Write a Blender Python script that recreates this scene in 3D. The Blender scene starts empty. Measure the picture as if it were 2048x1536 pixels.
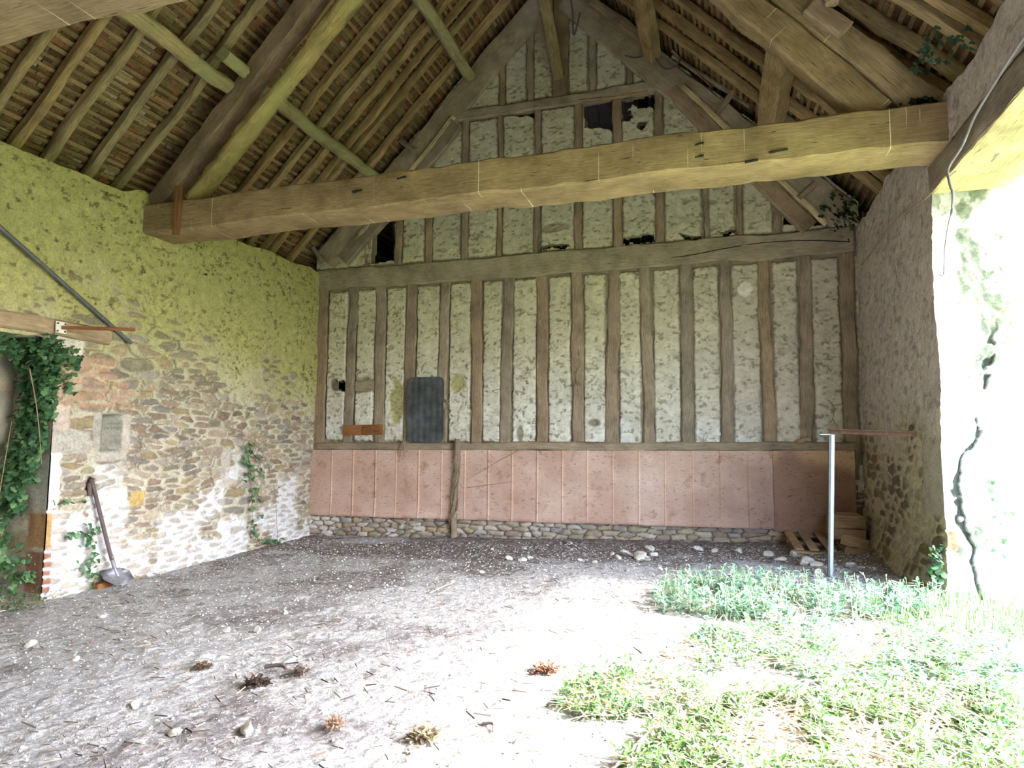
import bpy, math, random
import numpy as np
from mathutils import Vector, Matrix
from math import radians, sin, cos, pi

SC = bpy.context.scene
COL = SC.collection
# ------------------------------------------------------------ camera
F_PX, YAW, PIT, ROL = 1280.0, radians(17.7), radians(4.65), radians(0.5)
CAM = Vector((6.124, -8.822, 1.6))
_c, _s = cos(YAW), sin(YAW)
_fw = Vector((-_s * cos(PIT), _c * cos(PIT), sin(PIT)))
_rt = Vector((_c, _s, 0)); _up = _rt.cross(_fw)
RT = _rt * cos(ROL) + _up * sin(ROL); UP = _up * cos(ROL) - _rt * sin(ROL); FW = _fw
cd = bpy.data.cameras.new('camera'); cam = bpy.data.objects.new('camera', cd); COL.objects.link(cam)
cam.matrix_world = Matrix(((RT.x, UP.x, -FW.x, CAM.x), (RT.y, UP.y, -FW.y, CAM.y), (RT.z, UP.z, -FW.z, CAM.z), (0, 0, 0, 1)))
cd.sensor_width = 36.0; cd.lens = F_PX / 2048 * 36.0; cd.clip_start = 0.05; cd.clip_end = 300
SC.camera = cam

# ------------------------------------------------------------ light and exposure
w = bpy.data.worlds.new('world'); SC.world = w; w.use_nodes = True
wn = w.node_tree; wn.nodes.clear()
wo = wn.nodes.new('ShaderNodeOutputWorld'); wb = wn.nodes.new('ShaderNodeBackground')
sky = wn.nodes.new('ShaderNodeTexSky'); sky.sky_type = 'NISHITA'; sky.sun_disc = False
sky.sun_elevation = radians(43); sky.sun_rotation = radians(98); sky.air_density = 1.0; sky.dust_density = 3.0
wm = wn.nodes.new('ShaderNodeMix'); wm.data_type = 'RGBA'; wm.inputs[0].default_value = 0.55
wm.inputs[7].default_value = (3.7, 4.25, 5.5, 1)
wn.links.new(sky.outputs[0], wm.inputs[6]); wn.links.new(wm.outputs[2], wb.inputs[0]); wb.inputs[1].default_value = 1.7
wn.links.new(wb.outputs[0], wo.inputs[0])
sd = bpy.data.lights.new('sun', 'SUN'); sun = bpy.data.objects.new('sun', sd); COL.objects.link(sun)
sd.energy = 6.5; sd.angle = radians(5.0); sd.color = (1.0, 0.96, 0.88)
sun.location = (20, -6, 18)
sun.rotation_euler = Vector((1, -0.15, 0.98)).to_track_quat('Z', 'Y').to_euler()
SC.view_settings.view_transform = 'Standard'; SC.view_settings.look = 'None'
SC.view_settings.gamma = 1.0; SC.view_settings.use_curve_mapping = False
SC.view_settings.exposure = 1.4
SC.cycles.max_bounces = 8; SC.cycles.diffuse_bounces = 6; SC.cycles.glossy_bounces = 2
SC.cycles.caustics_reflective = False; SC.cycles.caustics_refractive = False
SC.cycles.sample_clamp_indirect = 12.0

# ------------------------------------------------------------ helpers
WID = 7.83
def ray(px, py):
    return RT * ((px - 1024) / F_PX) - UP * ((py - 768) / F_PX) + FW
def at(px, py, X=None, Y=None, Z=None):
    d = ray(px, py)
    if X is not None: t = (X - CAM.x) / d.x
    elif Y is not None: t = (Y - CAM.y) / d.y
    else: t = (Z - CAM.z) / d.z
    return CAM + d * t
def G(px, py): return at(px, py, Y=0)            # a point of the gable wall
def ground(x, y):
    x = np.asarray(x, float); y = np.asarray(y, float)
    xx = np.clip(x, -2, 12)
    return 0.042 * xx + 0.05 * np.clip(xx - 6.8, 0, 1.2) * np.clip(1 + (y + 2.5) / 2.5, 0, 1.5)
def gz(x, y): return float(ground(x, y))
def on_ground(px, py):
    z = 0.2
    for i in range(6):
        p = at(px, py, Z=z); z = gz(p.x, p.y)
    return p

_rng = np.random.RandomState(7)
_TAB = _rng.rand(256, 256)
def vn(x, y, seed=0):
    x = np.asarray(x, float) + seed * 17.13; y = np.asarray(y, float) + seed * 31.7
    xi = np.floor(x).astype(int); yi = np.floor(y).astype(int)
    fx = x - xi; fy = y - yi; fx = fx * fx * (3 - 2 * fx); fy = fy * fy * (3 - 2 * fy)
    a = _TAB[xi % 256, yi % 256]; b = _TAB[(xi + 1) % 256, yi % 256]
    c = _TAB[xi % 256, (yi + 1) % 256]; d = _TAB[(xi + 1) % 256, (yi + 1) % 256]
    return (a * (1 - fx) + b * fx) * (1 - fy) + (c * (1 - fx) + d * fx) * fy
def fbm(x, y, o=4, seed=0):
    s = 0; a = .5; t = 0
    for i in range(o):
        s = s + a * vn(x * 2 ** i, y * 2 ** i, seed + i * 3); t += a; a *= .5
    return s / t
def sst(a, b, x):
    t = np.clip((x - a) / (b - a), 0, 1); return t * t * (3 - 2 * t)
def mixc(a, b, t):
    t = np.asarray(t)[..., None]; return np.asarray(a) * (1 - t) + np.asarray(b) * t
def stones(u, v, jit=.36, seed=0):
    """rubble cells: distance gap between the two nearest stones, and two random numbers of the nearest"""
    ui = np.floor(u).astype(int); vi = np.floor(v).astype(int)
    f1 = np.full(u.shape, 9.); f2 = np.full(u.shape, 9.); r1 = np.zeros(u.shape); r2 = np.zeros(u.shape)
    for dj in (-1, 0, 1):
        for di in (-1, 0, 1):
            ci = ui + di; cj = vi + dj
            h1 = _TAB[(ci * 7 + cj * 13 + seed) % 256, (cj * 5 + ci * 3 + seed * 3) % 256]
            h2 = _TAB[(ci * 11 + cj * 3 + 77 + seed) % 256, (cj * 17 + ci + 31) % 256]
            cx = ci + .5 + .5 * (cj % 2) - .25 + (h1 - .5) * 2 * jit; cy = cj + .5 + (h2 - .5) * 1.5 * jit
            dx = np.abs(u - cx); dy = np.abs(v - cy)
            d = (dx ** 2.6 + dy ** 2.6) ** (1 / 2.6)
            n = d < f1
            f2 = np.where(n, f1, np.minimum(f2, d)); r1 = np.where(n, h1, r1); r2 = np.where(n, h2, r2); f1 = np.where(n, d, f1)
    return f2 - f1, r1, r2

class GM:
    """collects grids, boxes and polygons, with a colour per vertex, into ONE mesh"""
    def __init__(s): s.v = []; s.c = []; s.f = []; s.n = 0
    def grid(s, P, C, keep=None, flip=False):
        nu, nv = P.shape[:2]; i = np.arange(nu * nv).reshape(nu, nv)
        q = np.stack([i[:-1, :-1], i[1:, :-1], i[1:, 1:], i[:-1, 1:]], -1)
        if flip: q = q[..., ::-1]
        q = q.reshape(-1, 4) if keep is None else q[keep]
        s.f.append(q + s.n); s.v.append(P.reshape(-1, 3)); s.c.append(np.broadcast_to(C, P.shape).reshape(-1, 3)); s.n += nu * nv
    def box(s, a, b, col):
        (x0, y0, z0), (x1, y1, z1) = a, b
        V = np.array([(x, y, z) for x in (x0, x1) for y in (y0, y1) for z in (z0, z1)], float)
        Fq = np.array([(0, 1, 3, 2), (4, 6, 7, 5), (0, 4, 5, 1), (2, 3, 7, 6), (0, 2, 6, 4), (1, 5, 7, 3)])
        s.v.append(V); s.f.append(Fq + s.n); s.c.append(np.tile(col, (8, 1))); s.n += 8
    def raw(s, V, Fc, C):
        V = np.asarray(V, float); s.v.append(V); s.f.append(np.asarray(Fc) + s.n)
        s.c.append(np.broadcast_to(C, V.shape)); s.n += len(V)
    def build(s, name, mat, parent=None, smooth=True, sharp=None):
        me = bpy.data.meshes.new(name); V = np.concatenate(s.v).astype(np.float32); C = np.concatenate(s.c)
        q4 = [f for f in s.f if f.shape[1] == 4]; q3 = [f for f in s.f if f.shape[1] == 3]
        loops = np.concatenate([f.ravel() for f in q4 + q3]).astype(np.int32)
        sizes = np.concatenate([np.full(len(f), f.shape[1]) for f in q4 + q3])
        me.vertices.add(len(V)); me.vertices.foreach_set('co', V.ravel())
        me.loops.add(len(loops)); me.loops.foreach_set('vertex_index', loops)
        me.polygons.add(len(sizes)); me.polygons.foreach_set('loop_start', np.concatenate([[0], np.cumsum(sizes)[:-1]]).astype(np.int32))
        me.update(calc_edges=True); me.validate()
        at_ = me.color_attributes.new('col', 'FLOAT_COLOR', 'POINT')
        at_.data.foreach_set('color', np.concatenate([C, np.ones((len(C), 1))], 1).astype(np.float32).ravel())
        me.polygons.foreach_set('use_smooth', np.full(len(me.polygons), smooth))
        if sharp is not None: me.set_sharp_from_angle(angle=sharp)
        me.materials.append(mat)
        o = bpy.data.objects.new(name, me); COL.objects.link(o); o.parent = parent
        return o

def tag(o, label=None, cat=None, group=None, kind=None):
    if label: o['label'] = label
    if cat: o['category'] = cat
    if group: o['group'] = group
    if kind: o['kind'] = kind
    return o
def empty(name, loc=(0, 0, 0)):
    o = bpy.data.objects.new(name, None); COL.objects.link(o); o.location = loc; o.empty_display_size = .1; return o
def put_under(ch, root):
    """parent a mesh modelled in world coordinates without moving it"""
    ch.parent = root; ch.location = ch.location - root.location
    return ch
ORD = ['first', 'second', 'third', 'fourth', 'fifth', 'sixth', 'seventh', 'eighth', 'ninth', 'tenth', 'eleventh', 'twelfth', 'thirteenth', 'fourteenth', 'fifteenth', 'sixteenth']

# ------------------------------------------------------------ materials
def nodes(name):
    m = bpy.data.materials.new(name); m.use_nodes = True; nt = m.node_tree; b = nt.nodes['Principled BSDF']
    b.inputs['Roughness'].default_value = .9; b.inputs['Specular IOR Level'].default_value = .2
    return m, nt, b
def N(nt, t, **kw):
    n = nt.nodes.new(t)
    for k, v in kw.items():
        if k in ('ops',): n.operation = v
        else: setattr(n, k, v)
    return n
def noise(nt, vec, sc, det=4, rough=.6):
    n = N(nt, 'ShaderNodeTexNoise'); n.inputs['Scale'].default_value = sc; n.inputs['Detail'].default_value = det
    n.inputs['Roughness'].default_value = rough
    if vec: nt.links.new(vec, n.inputs['Vector'])
    return n.outputs['Fac']
def ramp(nt, fac, stops):
    r = N(nt, 'ShaderNodeValToRGB'); e = r.color_ramp.elements
    while len(e) < len(stops): e.new(.5)
    for k, (p, c) in enumerate(stops):
        e[k].position = p; e[k].color = (c[0], c[1], c[2], 1) if not isinstance(c, float) else (c, c, c, 1)
    nt.links.new(fac, r.inputs[0]); return r.outputs[0]
def mixn(nt, a, b, f, mode='MIX'):
    m = N(nt, 'ShaderNodeMix', data_type='RGBA', blend_type=mode)
    for s, v in ((m.inputs[0], f), (m.inputs[6], a), (m.inputs[7], b)):
        if hasattr(v, 'links'): nt.links.new(v, s)
        elif isinstance(v, (int, float)): s.default_value = v
        else: s.default_value = (*v, 1)
    return m.outputs[2]
def bump(nt, b, h, strength, dist, prev=None):
    n = N(nt, 'ShaderNodeBump'); n.inputs['Strength'].default_value = strength; n.inputs['Distance'].default_value = dist
    nt.links.new(h, n.inputs['Height']); nt.links.new(n.outputs[0], b.inputs['Normal'])
def masonry_mat(name, fine=45., lo=.62, hi=1.25, bmp=.5, dist=.012):
    m, nt, b = nodes(name)
    a = N(nt, 'ShaderNodeVertexColor', layer_name='col'); g = N(nt, 'ShaderNodeNewGeometry')
    f1 = noise(nt, g.outputs['Position'], fine, 5, .7); f2 = noise(nt, g.outputs['Position'], fine * .22, 4, .6)
    v = ramp(nt, f1, [(.28, lo * .7), (.42, lo + .2), (.6, 1.0), (.75, hi)])
    v2 = ramp(nt, f2, [(.3, .8), (.7, 1.12)])
    c = mixn(nt, a.outputs[0], v, 1.0, 'MULTIPLY'); c = mixn(nt, c, v2, 1.0, 'MULTIPLY')
    nt.links.new(c, b.inputs['Base Color'])
    bump(nt, b, f1, bmp, dist); return m
def wood_mat(name, c1, c2, dark=(.03, .022, .014), streak=False, green=None, rough=.85):
    m, nt, b = nodes(name)
    tc = N(nt, 'ShaderNodeTexCoord'); oi = N(nt, 'ShaderNodeObjectInfo')
    mp = N(nt, 'ShaderNodeMapping'); mp.inputs['Scale'].default_value = (1.3, 26, 26)
    off = N(nt, 'ShaderNodeVectorMath', operation='SCALE'); off.inputs[0].default_value = (31, 17, 23); nt.links.new(oi.outputs['Random'], off.inputs['Scale'])
    ad = N(nt, 'ShaderNodeVectorMath', operation='ADD'); nt.links.new(tc.outputs['Object'], ad.inputs[0]); nt.links.new(off.outputs[0], ad.inputs[1])
    nt.links.new(ad.outputs[0], mp.inputs['Vector'])
    gr = noise(nt, mp.outputs[0], 4.0, 6, .65)
    big = noise(nt, ad.outputs[0], 3.0, 4, .6)
    c = ramp(nt, gr, [(.28, [x * .75 for x in c1]), (.42, c1), (.66, c2), (.85, [min(1, x * 1.1) for x in c2])])
    mp2 = N(nt, 'ShaderNodeMapping'); mp2.inputs['Scale'].default_value = (1.6, 40, 40); nt.links.new(ad.outputs[0], mp2.inputs['Vector'])
    ck = noise(nt, mp2.outputs[0], 1.6, 3, .6)
    cm = ramp(nt, ck, [(.27, 1.0), (.33, 0.0)])
    c = mixn(nt, c, dark, cm)
    bv = ramp(nt, big, [(.3, .62), (.55, 1.0), (.75, 1.2)])
    c = mixn(nt, c, bv, 1.0, 'MULTIPLY')
    rv = ramp(nt, oi.outputs['Random'], [(0.0, (.88, .90, .92)), (.35, (1.08, 1.08, 1.06)), (.65, (.98, .90, .82)), (1.0, (1.12, 1.02, .90))])
    c = mixn(nt, c, rv, 1.0, 'MULTIPLY')
    if green:
        gm = ramp(nt, noise(nt, ad.outputs[0], 1.7, 5, .7), [(.42, 0.0), (.62, .8)])
        c = mixn(nt, c, green, gm)
    if streak:      # thin pale dribbles of bird lime across the beam
        mp3 = N(nt, 'ShaderNodeMapping'); mp3.inputs['Scale'].default_value = (26, .4, .4); nt.links.new(tc.outputs['Object'], mp3.inputs['Vector'])
        s1 = noise(nt, mp3.outputs[0], 1.7, 2, .4); s2 = noise(nt, tc.outputs['Object'], 1.3, 2, .5)
        k = N(nt, 'ShaderNodeMath', operation='MULTIPLY'); nt.links.new(ramp(nt, s1, [(.67, 0.0), (.685, 1.0)]), k.inputs[0]); nt.links.new(ramp(nt, s2, [(.45, 0.0), (.52, 1.0)]), k.inputs[1])
        c = mixn(nt, c, (.75, .7, .5), k.outputs[0])
    nt.links.new(c, b.inputs['Base Color']); b.inputs['Roughness'].default_value = rough
    h = N(nt, 'ShaderNodeMath', operation='SUBTRACT'); nt.links.new(gr, h.inputs[0]); nt.links.new(cm, h.inputs[1])
    bump(nt, b, h.outputs[0], .4, .008); return m
def plain_mat(name, col, rough=.7, metal=0., var=.25, sc=8., bmp=.15):
    m, nt, b = nodes(name); g = N(nt, 'ShaderNodeNewGeometry')
    f = noise(nt, g.outputs['Position'], sc, 5, .65)
    c = ramp(nt, f, [(.3, [x * (1 - var) for x in col]), (.7, [min(1, x * (1 + var)) for x in col])])
    nt.links.new(c, b.inputs['Base Color']); b.inputs['Roughness'].default_value = rough; b.inputs['Metallic'].default_value = metal
    bump(nt, b, f, bmp, .01); return m
def leaf_mat(name, trans=.35):
    m, nt, b = nodes(name); a = N(nt, 'ShaderNodeVertexColor', layer_name='col')
    nt.links.new(a.outputs[0], b.inputs['Base Color']); b.inputs['Roughness'].default_value = .55
    t = N(nt, 'ShaderNodeBsdfTranslucent'); nt.links.new(a.outputs[0], t.inputs[0])
    ms = N(nt, 'ShaderNodeMixShader'); ms.inputs[0].default_value = trans
    nt.links.new(b.outputs[0], ms.inputs[1]); nt.links.new(t.outputs[0], ms.inputs[2])
    nt.links.new(ms.outputs[0], nt.nodes['Material Output'].inputs[0]); return m

M_MASON = masonry_mat('rubble_masonry'); M_PLASTER = masonry_mat('daub_plaster', 38., .8, 1.10, .5, .010)
M_EARTH = masonry_mat('barn_earth', 60., .45, 1.5, .8, .02)
M_TILE = masonry_mat('clay_tile', 60., .6, 1.3, .4, .004)
M_OAK = wood_mat('weathered_oak', (.20, .155, .105), (.33, .27, .19))
M_STUD = wood_mat('grey_brown_oak', (.27, .215, .155), (.40, .33, .25))
M_TIE = wood_mat('pale_oak', (.30, .235, .135), (.44, .35, .21), streak=True)
M_PLATE = wood_mat('plate_oak', (.33, .265, .185), (.46, .385, .28))
M_RAFT = wood_mat('rafter_oak', (.30, .225, .12), (.48, .38, .21))
M_PURL = wood_mat('algae_pole', (.30, .25, .14), (.48, .42, .25), green=(.36, .38, .17))
M_LOG = wood_mat('mossy_log', (.33, .28, .13), (.52, .46, .22), green=(.42, .42, .16))
M_BROWN = wood_mat('brown_board', (.24, .11, .045), (.36, .18, .08))
M_PALLET = wood_mat('pallet_softwood', (.34, .245, .155), (.48, .37, .25))
M_LINT = wood_mat('bleached_lintel', (.5, .44, .28), (.68, .62, .42))
M_DOOR = wood_mat('cream_door_boards', (.55, .5, .38), (.7, .66, .52))
M_LEAF = leaf_mat('leaf'); M_STEM = plain_mat('dry_stem', (.30, .22, .14)); M_PALESTEM = plain_mat('straw_stem', (.62, .52, .36))
M_GALV = plain_mat('galvanised_steel', (.55, .62, .70), .45, .6, .12, 30); M_RUST = plain_mat('brown_rusty_iron', (.17, .10, .07), .75, .3, .4, 25)
M_ZINC = plain_mat('dull_zinc', (.10, .11, .12), .5, .5, .45, 5); M_DARKMETAL = plain_mat('dark_pipe', (.16, .17, .17), .5, .4, .2)
M_SHOVEL = plain_mat('worn_blade_steel', (.33, .33, .36), .5, .5, .3, 14); M_HANDLE = plain_mat('dark_handle_wood', (.13, .10, .10), .7, 0, .3, 12)
M_WHITEPAINT = plain_mat('white_painted_steel', (.78, .76, .66), .6, 0, .1); M_CABLE = plain_mat('grey_cable', (.22, .20, .22), .6)
M_BLACK = plain_mat('black_hole', (.02, .02, .02))
M_STONE = plain_mat('limestone', (.62, .58, .52), .95, 0, .3, 30, .4)

# ------------------------------------------------------------ timber
def timber(name, p0, p1, wd, dp, mat, up=(0, -1, 0), wob=.008, hew=.004, seed=0, taper=1.0, rnd=5.0, bend=None, parent=None, seg=.14):
    """a hewn length of timber: p0-p1 axis, wd across, dp along 'up'"""
    p0 = Vector(p0); p1 = Vector(p1); L = (p1 - p0).length; X = (p1 - p0).normalized()
    Z = Vector(up); Z = (Z - X * Z.dot(X)).normalized(); Y = Z.cross(X)
    n = max(3, int(L / seg)); k = 16; rs = np.random.RandomState(seed * 7 + 11)
    th = np.arange(k) / k * 2 * pi; e = 2.0 / rnd
    cy = np.sign(np.cos(th)) * np.abs(np.cos(th)) ** e; cz = np.sign(np.sin(th)) * np.abs(np.sin(th)) ** e
    if rnd >= 4:        # squared: chamfered corners, two points along each face
        ca = min(.30, .0012 * rnd + .012 if wd < .2 else .02) ; ay = 1 - ca / (wd / 2); az = 1 - ca / (dp / 2); ay = max(ay, .6); az = max(az, .6)
        q = [(1, az), (ay, 1), (ay * .33, 1), (-ay * .33, 1)]
        cy = np.array([1, ay, ay / 3, -ay / 3, -ay, -1, -1, -1, -1, -ay, -ay / 3, ay / 3, ay, 1, 1, 1]); cz = np.array([az, 1, 1, 1, 1, az, az / 3, -az / 3, -az, -1, -1, -1, -1, -az, -az / 3, az / 3])
    t = np.linspace(0, 1, n + 1); tp = 1 + (taper - 1) * t
    def sm(a):
        q = rs.randn(n + 1 + 4); q = np.convolve(q, np.ones(5) / 5, 'valid')[:n + 1]; return q * a * 2
    oy, oz = sm(wob), sm(wob); sy, sz = 1 + sm(wob / max(wd, .05) * .8), 1 + sm(wob / max(dp, .05) * .8)
    P = np.zeros((n + 1, k, 3)); P[..., 0] = (t * L)[:, None]
    P[..., 1] = (tp * sy * wd / 2)[:, None] * cy[None] + oy[:, None]
    P[..., 2] = (tp * sz * dp / 2)[:, None] * cz[None] + oz[:, None]
    P[..., 1:] += rs.randn(n + 1, k, 2) * hew
    if bend is not None: P[..., 2] += (np.sin(t * pi) * bend)[:, None]
    V = P.reshape(-1, 3).tolist(); Fc = []
    for i in range(n):
        for j in range(k):
            Fc.append((i * k + j, i * k + (j + 1) % k, (i + 1) * k + (j + 1) % k, (i + 1) * k + j))
    Fc.append(tuple(range(k))[::-1]); Fc.append(tuple(n * k + j for j in range(k)))
    me = bpy.data.meshes.new(name); me.from_pydata(V, [], Fc); me.materials.append(mat)
    me.polygons.foreach_set('use_smooth', [True] * len(me.polygons)); me.set_sharp_from_angle(angle=radians(38))
    o = bpy.data.objects.new(name, me); COL.objects.link(o)
    mw = Matrix(((X.x, Y.x, Z.x, p0.x), (X.y, Y.y, Z.y, p0.y), (X.z, Y.z, Z.z, p0.z), (0, 0, 0, 1)))
    if parent: o.parent = parent; o.matrix_local = parent.matrix_basis.inverted() @ mw
    else: o.matrix_world = mw
    return o
def tube(name, pts, r, mat, parent=None, k=8, r1=None, flat=False, closed=True):
    pts = [Vector(p) for p in pts]; n = len(pts); V = []; Fc = []; r1 = r if r1 is None else r1
    for i, p in enumerate(pts):
        d = (pts[min(n - 1, i + 1)] - pts[max(0, i - 1)]).normalized()
        a = d.cross(Vector((0, 0, 1)) if abs(d.z) < .9 else Vector((1, 0, 0))).normalized(); b = d.cross(a)
        rr = r + (r1 - r) * i / max(1, n - 1)
        V += [p + (a * cos(2 * pi * j / k) + b * sin(2 * pi * j / k)) * rr for j in range(k)]
    for i in range(n - 1):
        for j in range(k): Fc.append((i * k + j, i * k + (j + 1) % k, (i + 1) * k + (j + 1) % k, (i + 1) * k + j))
    if closed: Fc.append(tuple(range(k))[::-1]); Fc.append(tuple((n - 1) * k + j for j in range(k)))
    me = bpy.data.meshes.new(name); me.from_pydata([tuple(v) for v in V], [], Fc); me.materials.append(mat)
    me.polygons.foreach_set('use_smooth', [not flat] * len(me.polygons))
    if not flat: me.set_sharp_from_angle(angle=radians(50))
    o = bpy.data.objects.new(name, me); COL.objects.link(o)
    if parent: o.parent = parent; o.location = -parent.location
    return o
def smoothpts(pts, m=6):
    P = [Vector(p) for p in pts]; out = []
    for i in range(len(P) - 1):
        a, b, c, d = P[max(0, i - 1)], P[i], P[i + 1], P[min(len(P) - 1, i + 2)]
        for j in range(m):
            t = j / m
            out.append(.5 * ((2 * b) + (c - a) * t + (2 * a - 5 * b + 4 * c - d) * t * t + (3 * b - a - 3 * c + d) * t ** 3))
    return out + [P[-1]]
def bevbox(name, a, b, mat, parent=None, bev=.006, rot=None, loc=None):
    """bevelled box between corners a and b (world); rot: euler about the box centre"""
    import bmesh
    a = Vector(a); b = Vector(b); c = (a + b) / 2; s = b - a
    bm = bmesh.new(); bmesh.ops.create_cube(bm, size=1)
    for v in bm.verts: v.co = Vector((v.co.x * s.x, v.co.y * s.y, v.co.z * s.z))
    bmesh.ops.bevel(bm, geom=bm.edges[:], offset=min(bev, min(abs(s.x), abs(s.y), abs(s.z)) * .3), segments=2, affect='EDGES')
    if rot is not None:
        R = Matrix.Rotation(rot[2], 4, 'Z') @ Matrix.Rotation(rot[1], 4, 'Y') @ Matrix.Rotation(rot[0], 4, 'X'); bm.transform(R)
    me = bpy.data.meshes.new(name); bm.to_mesh(me); bm.free(); me.materials.append(mat)
    o = bpy.data.objects.new(name, me); COL.objects.link(o); o.location = c
    if parent: o.parent = parent; o.location = c - parent.location
    return o

# ============================================================ SETTING
GREEN_CAST = np.array((.50, .485, .19)); CREAM = np.array((.64, .60, .48)); LIME = np.array((.78, .79, .80))
PAL = np.array([(.33, .26, .19), (.29, .25, .20), (.38, .31, .23), (.27, .245, .21), (.40, .32, .20), (.38, .34, .30), (.31, .28, .19), (.45, .38, .29), (.31, .235, .18)])
def palette(r): return PAL[(r * 8.999).astype(int) % 9]

# ---- left wall: rubble below, plaster above with a green light cast painted in, real niche and doorway
def left_top(y):
    z = 4.21 + .05 * (fbm(y * 2.2, y * 0 + 3, 4, 5) - .5) * 2
    z = z + .10 * np.exp(-((y + 3.42) / .14) ** 2) - .33 * sst(-3.34, -3.22, y) * sst(-2.7, -2.95, y) 
    return z + .04 * np.exp(-((y + .35) / .2) ** 2)
def left_wall():
    g = GM()
    ys = np.concatenate([np.arange(-12, -6, .06), np.arange(-6, .001, .0125)]); n_v = 340
    v = np.linspace(0, 1, n_v)
    Yg, Vg = np.meshgrid(ys, v, indexing='ij'); top = left_top(Yg); Z = -.25 + Vg * (top + .25)
    u = Yg / .27 + .5 * fbm(Yg * 2, Z * 3, 3, 2); vv = Z / .072 + 1.3 * fbm(Yg * 2.6, Z * 2.6, 3, 9)
    e, r1, r2 = stones(u, vv)
    e2, s1, s2 = stones(Yg / .42 + .4 * fbm(Yg * 3, Z * 3, 2, 4), Z / .13 + .5 * fbm(Yg * 2, Z * 2, 2, 8), seed=40)
    big = fbm(Yg * .9, Z * .9, 3, 12) > .56
    e = np.where(big, e2, e); r1 = np.where(big, s1, r1); r2 = np.where(big, s2, r2)
    line = 2.35 + .55 * sst(-2.0, -4.2, Yg) - .5 * sst(-1.2, 0, Yg) + (fbm(Yg * 1.6, Z * 1.6, 4, 21) - .5) * 1.7
    cover = sst(-.45, .55, Z - line)
    white = sst(.53, .63, fbm(Yg * 2.0, Z * 2.4, 5, 33) + .10 * sst(1.3, .1, Z)) * sst(1.6, 1.0, Z)
    thr = .20 + .74 * cover + .16 * white + .34 * (fbm(Yg * 10, Z * 10, 3, 14) - .5) + .40 * (r2 - .4) * (.45 + cover * .55)
    m = sst(thr - .05, thr + .05, e)
    stone = palette(r1) * (0.62 + .5 * fbm(Yg * 14, Z * 14, 3, 6) + .36 * r2)[..., None]
    stone = mixc(stone, (.62, .58, .52), .75 * white)
    stone = mixc(stone, (.30, .30, .12), .55 * sst(1.9, 3.6, Z))  # upper stones take the same painted green cast
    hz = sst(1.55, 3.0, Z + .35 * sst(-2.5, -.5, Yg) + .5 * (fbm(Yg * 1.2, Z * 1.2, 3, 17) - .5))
    mort = mixc(CREAM, GREEN_CAST, hz); mort = mixc(mort, LIME, white)  # green light off the grass painted in, growing with height
    mort = mixc(mort, (.50, .44, .36), .5 * sst(.5, .62, fbm(Yg * 3, Z * 5, 4, 3)) * (1 - cover) * (1 - white))
    spk = sst(.655, .69, fbm(Yg * 24, Z * 34, 3, 51)) * sst(.3, .8, cover) * sst(.35, .6, fbm(Yg * 2, Z * 2, 3, 52)) + sst(.74, .76, fbm(Yg * 11, Z * 15, 3, 53)) * sst(.3, .8, cover)
    mort = mixc(mort, (.20, .17, .07), .8 * spk)
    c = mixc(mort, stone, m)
    gap = sst(.10, .02, e) * (1 - cover) * (1 - white) * sst(.42, .6, fbm(Yg * 5, Z * 5, 3, 71)); c = mixc(c, (.13, .10, .08), .75 * gap)
    d = .022 * m * sst(0, .25, e - thr * .5) + .03 * (fbm(Yg * 2.4, Z * 2.4, 4, 1) - .5) + .012 * (fbm(Yg * 22, Z * 22, 3, 8) - .5) - .016 * gap
    d = d + .02 * cover
    # shaped stones, bricks and repairs in their own colours
    def rect(y0, y1, z0, z1, col, dd, soft=.012, k=.95, wob=.02):
        nonlocal c, d
        w1 = wob * (fbm(Yg * 11, Z * 11, 3, 61) - .5) * 2
        q = sst(-soft, soft, Yg - y0 + w1) * sst(-soft, soft, y1 - Yg + w1) * sst(-soft, soft, Z - z0 + w1) * sst(-soft, soft, z1 - Z + w1)
        c = mixc(c, np.array(col) * (.85 + .3 * fbm(Yg * 12, Z * 12, 3, 44))[..., None], q * k); d = d * (1 - q) + dd * q
    for k in range(7):           # brick courses by the door head
        z0 = 1.86 + k * .075
        for j in range(5):
            y0 = -4.25 + j * .23 - (k % 2) * .1
            if j > 3 - (k > 3): continue
            rect(max(y0, -4.27), y0 + .2, z0, z0 + .052, (.56, .35, .24), .012, wob=.012, k=.8)
    rect(-4.35, -4.0, 2.36, 2.62, (.74, .70, .58), .012)
    rect(-4.35, -4.1, 1.62, 1.86, (.66, .55, .47), .012)
    rect(-4.35, -3.86, 1.40, 1.615, (.52, .49, .43), .016)
    rect(-4.35, -4.16, .86, 1.385, (.90, .92, .93), .02)
    rect(-4.40, -4.20, .50, .82, (.55, .33, .13), .022)
    for k in range(5): rect(-4.38, -4.19, .07 + k * .08, .125 + k * .08, (.40, .17, .11), .018, wob=.01)
    rect(-4.05, -3.86, .28, .80, (.86, .90, .93), .01, k=.85, wob=.06)
    rect(-3.62, -3.40, .82, 1.02, (.84, .83, .70), .03); rect(-3.36, -3.17, .80, .96, (.60, .43, .16), .03)
    rect(-3.84, -3.68, 1.44, 1.80, (.46, .43, .38), .008)
    rect(-3.50, -3.40, 1.42, 1.80, (.60, .55, .47), .018); rect(-3.80, -3.42, 1.30, 1.40, (.55, .51, .44), .02)
    rect(-2.02, -1.86, .9, 1.42, (.62, .58, .53), .012, k=.7); rect(-2.35, -2.0, 1.35, 1.42, (.4, .33, .26), .01)
    nic = (Yg > -3.73) & (Yg < -3.52) & (Z > 1.42) & (Z < 1.79)
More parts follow.
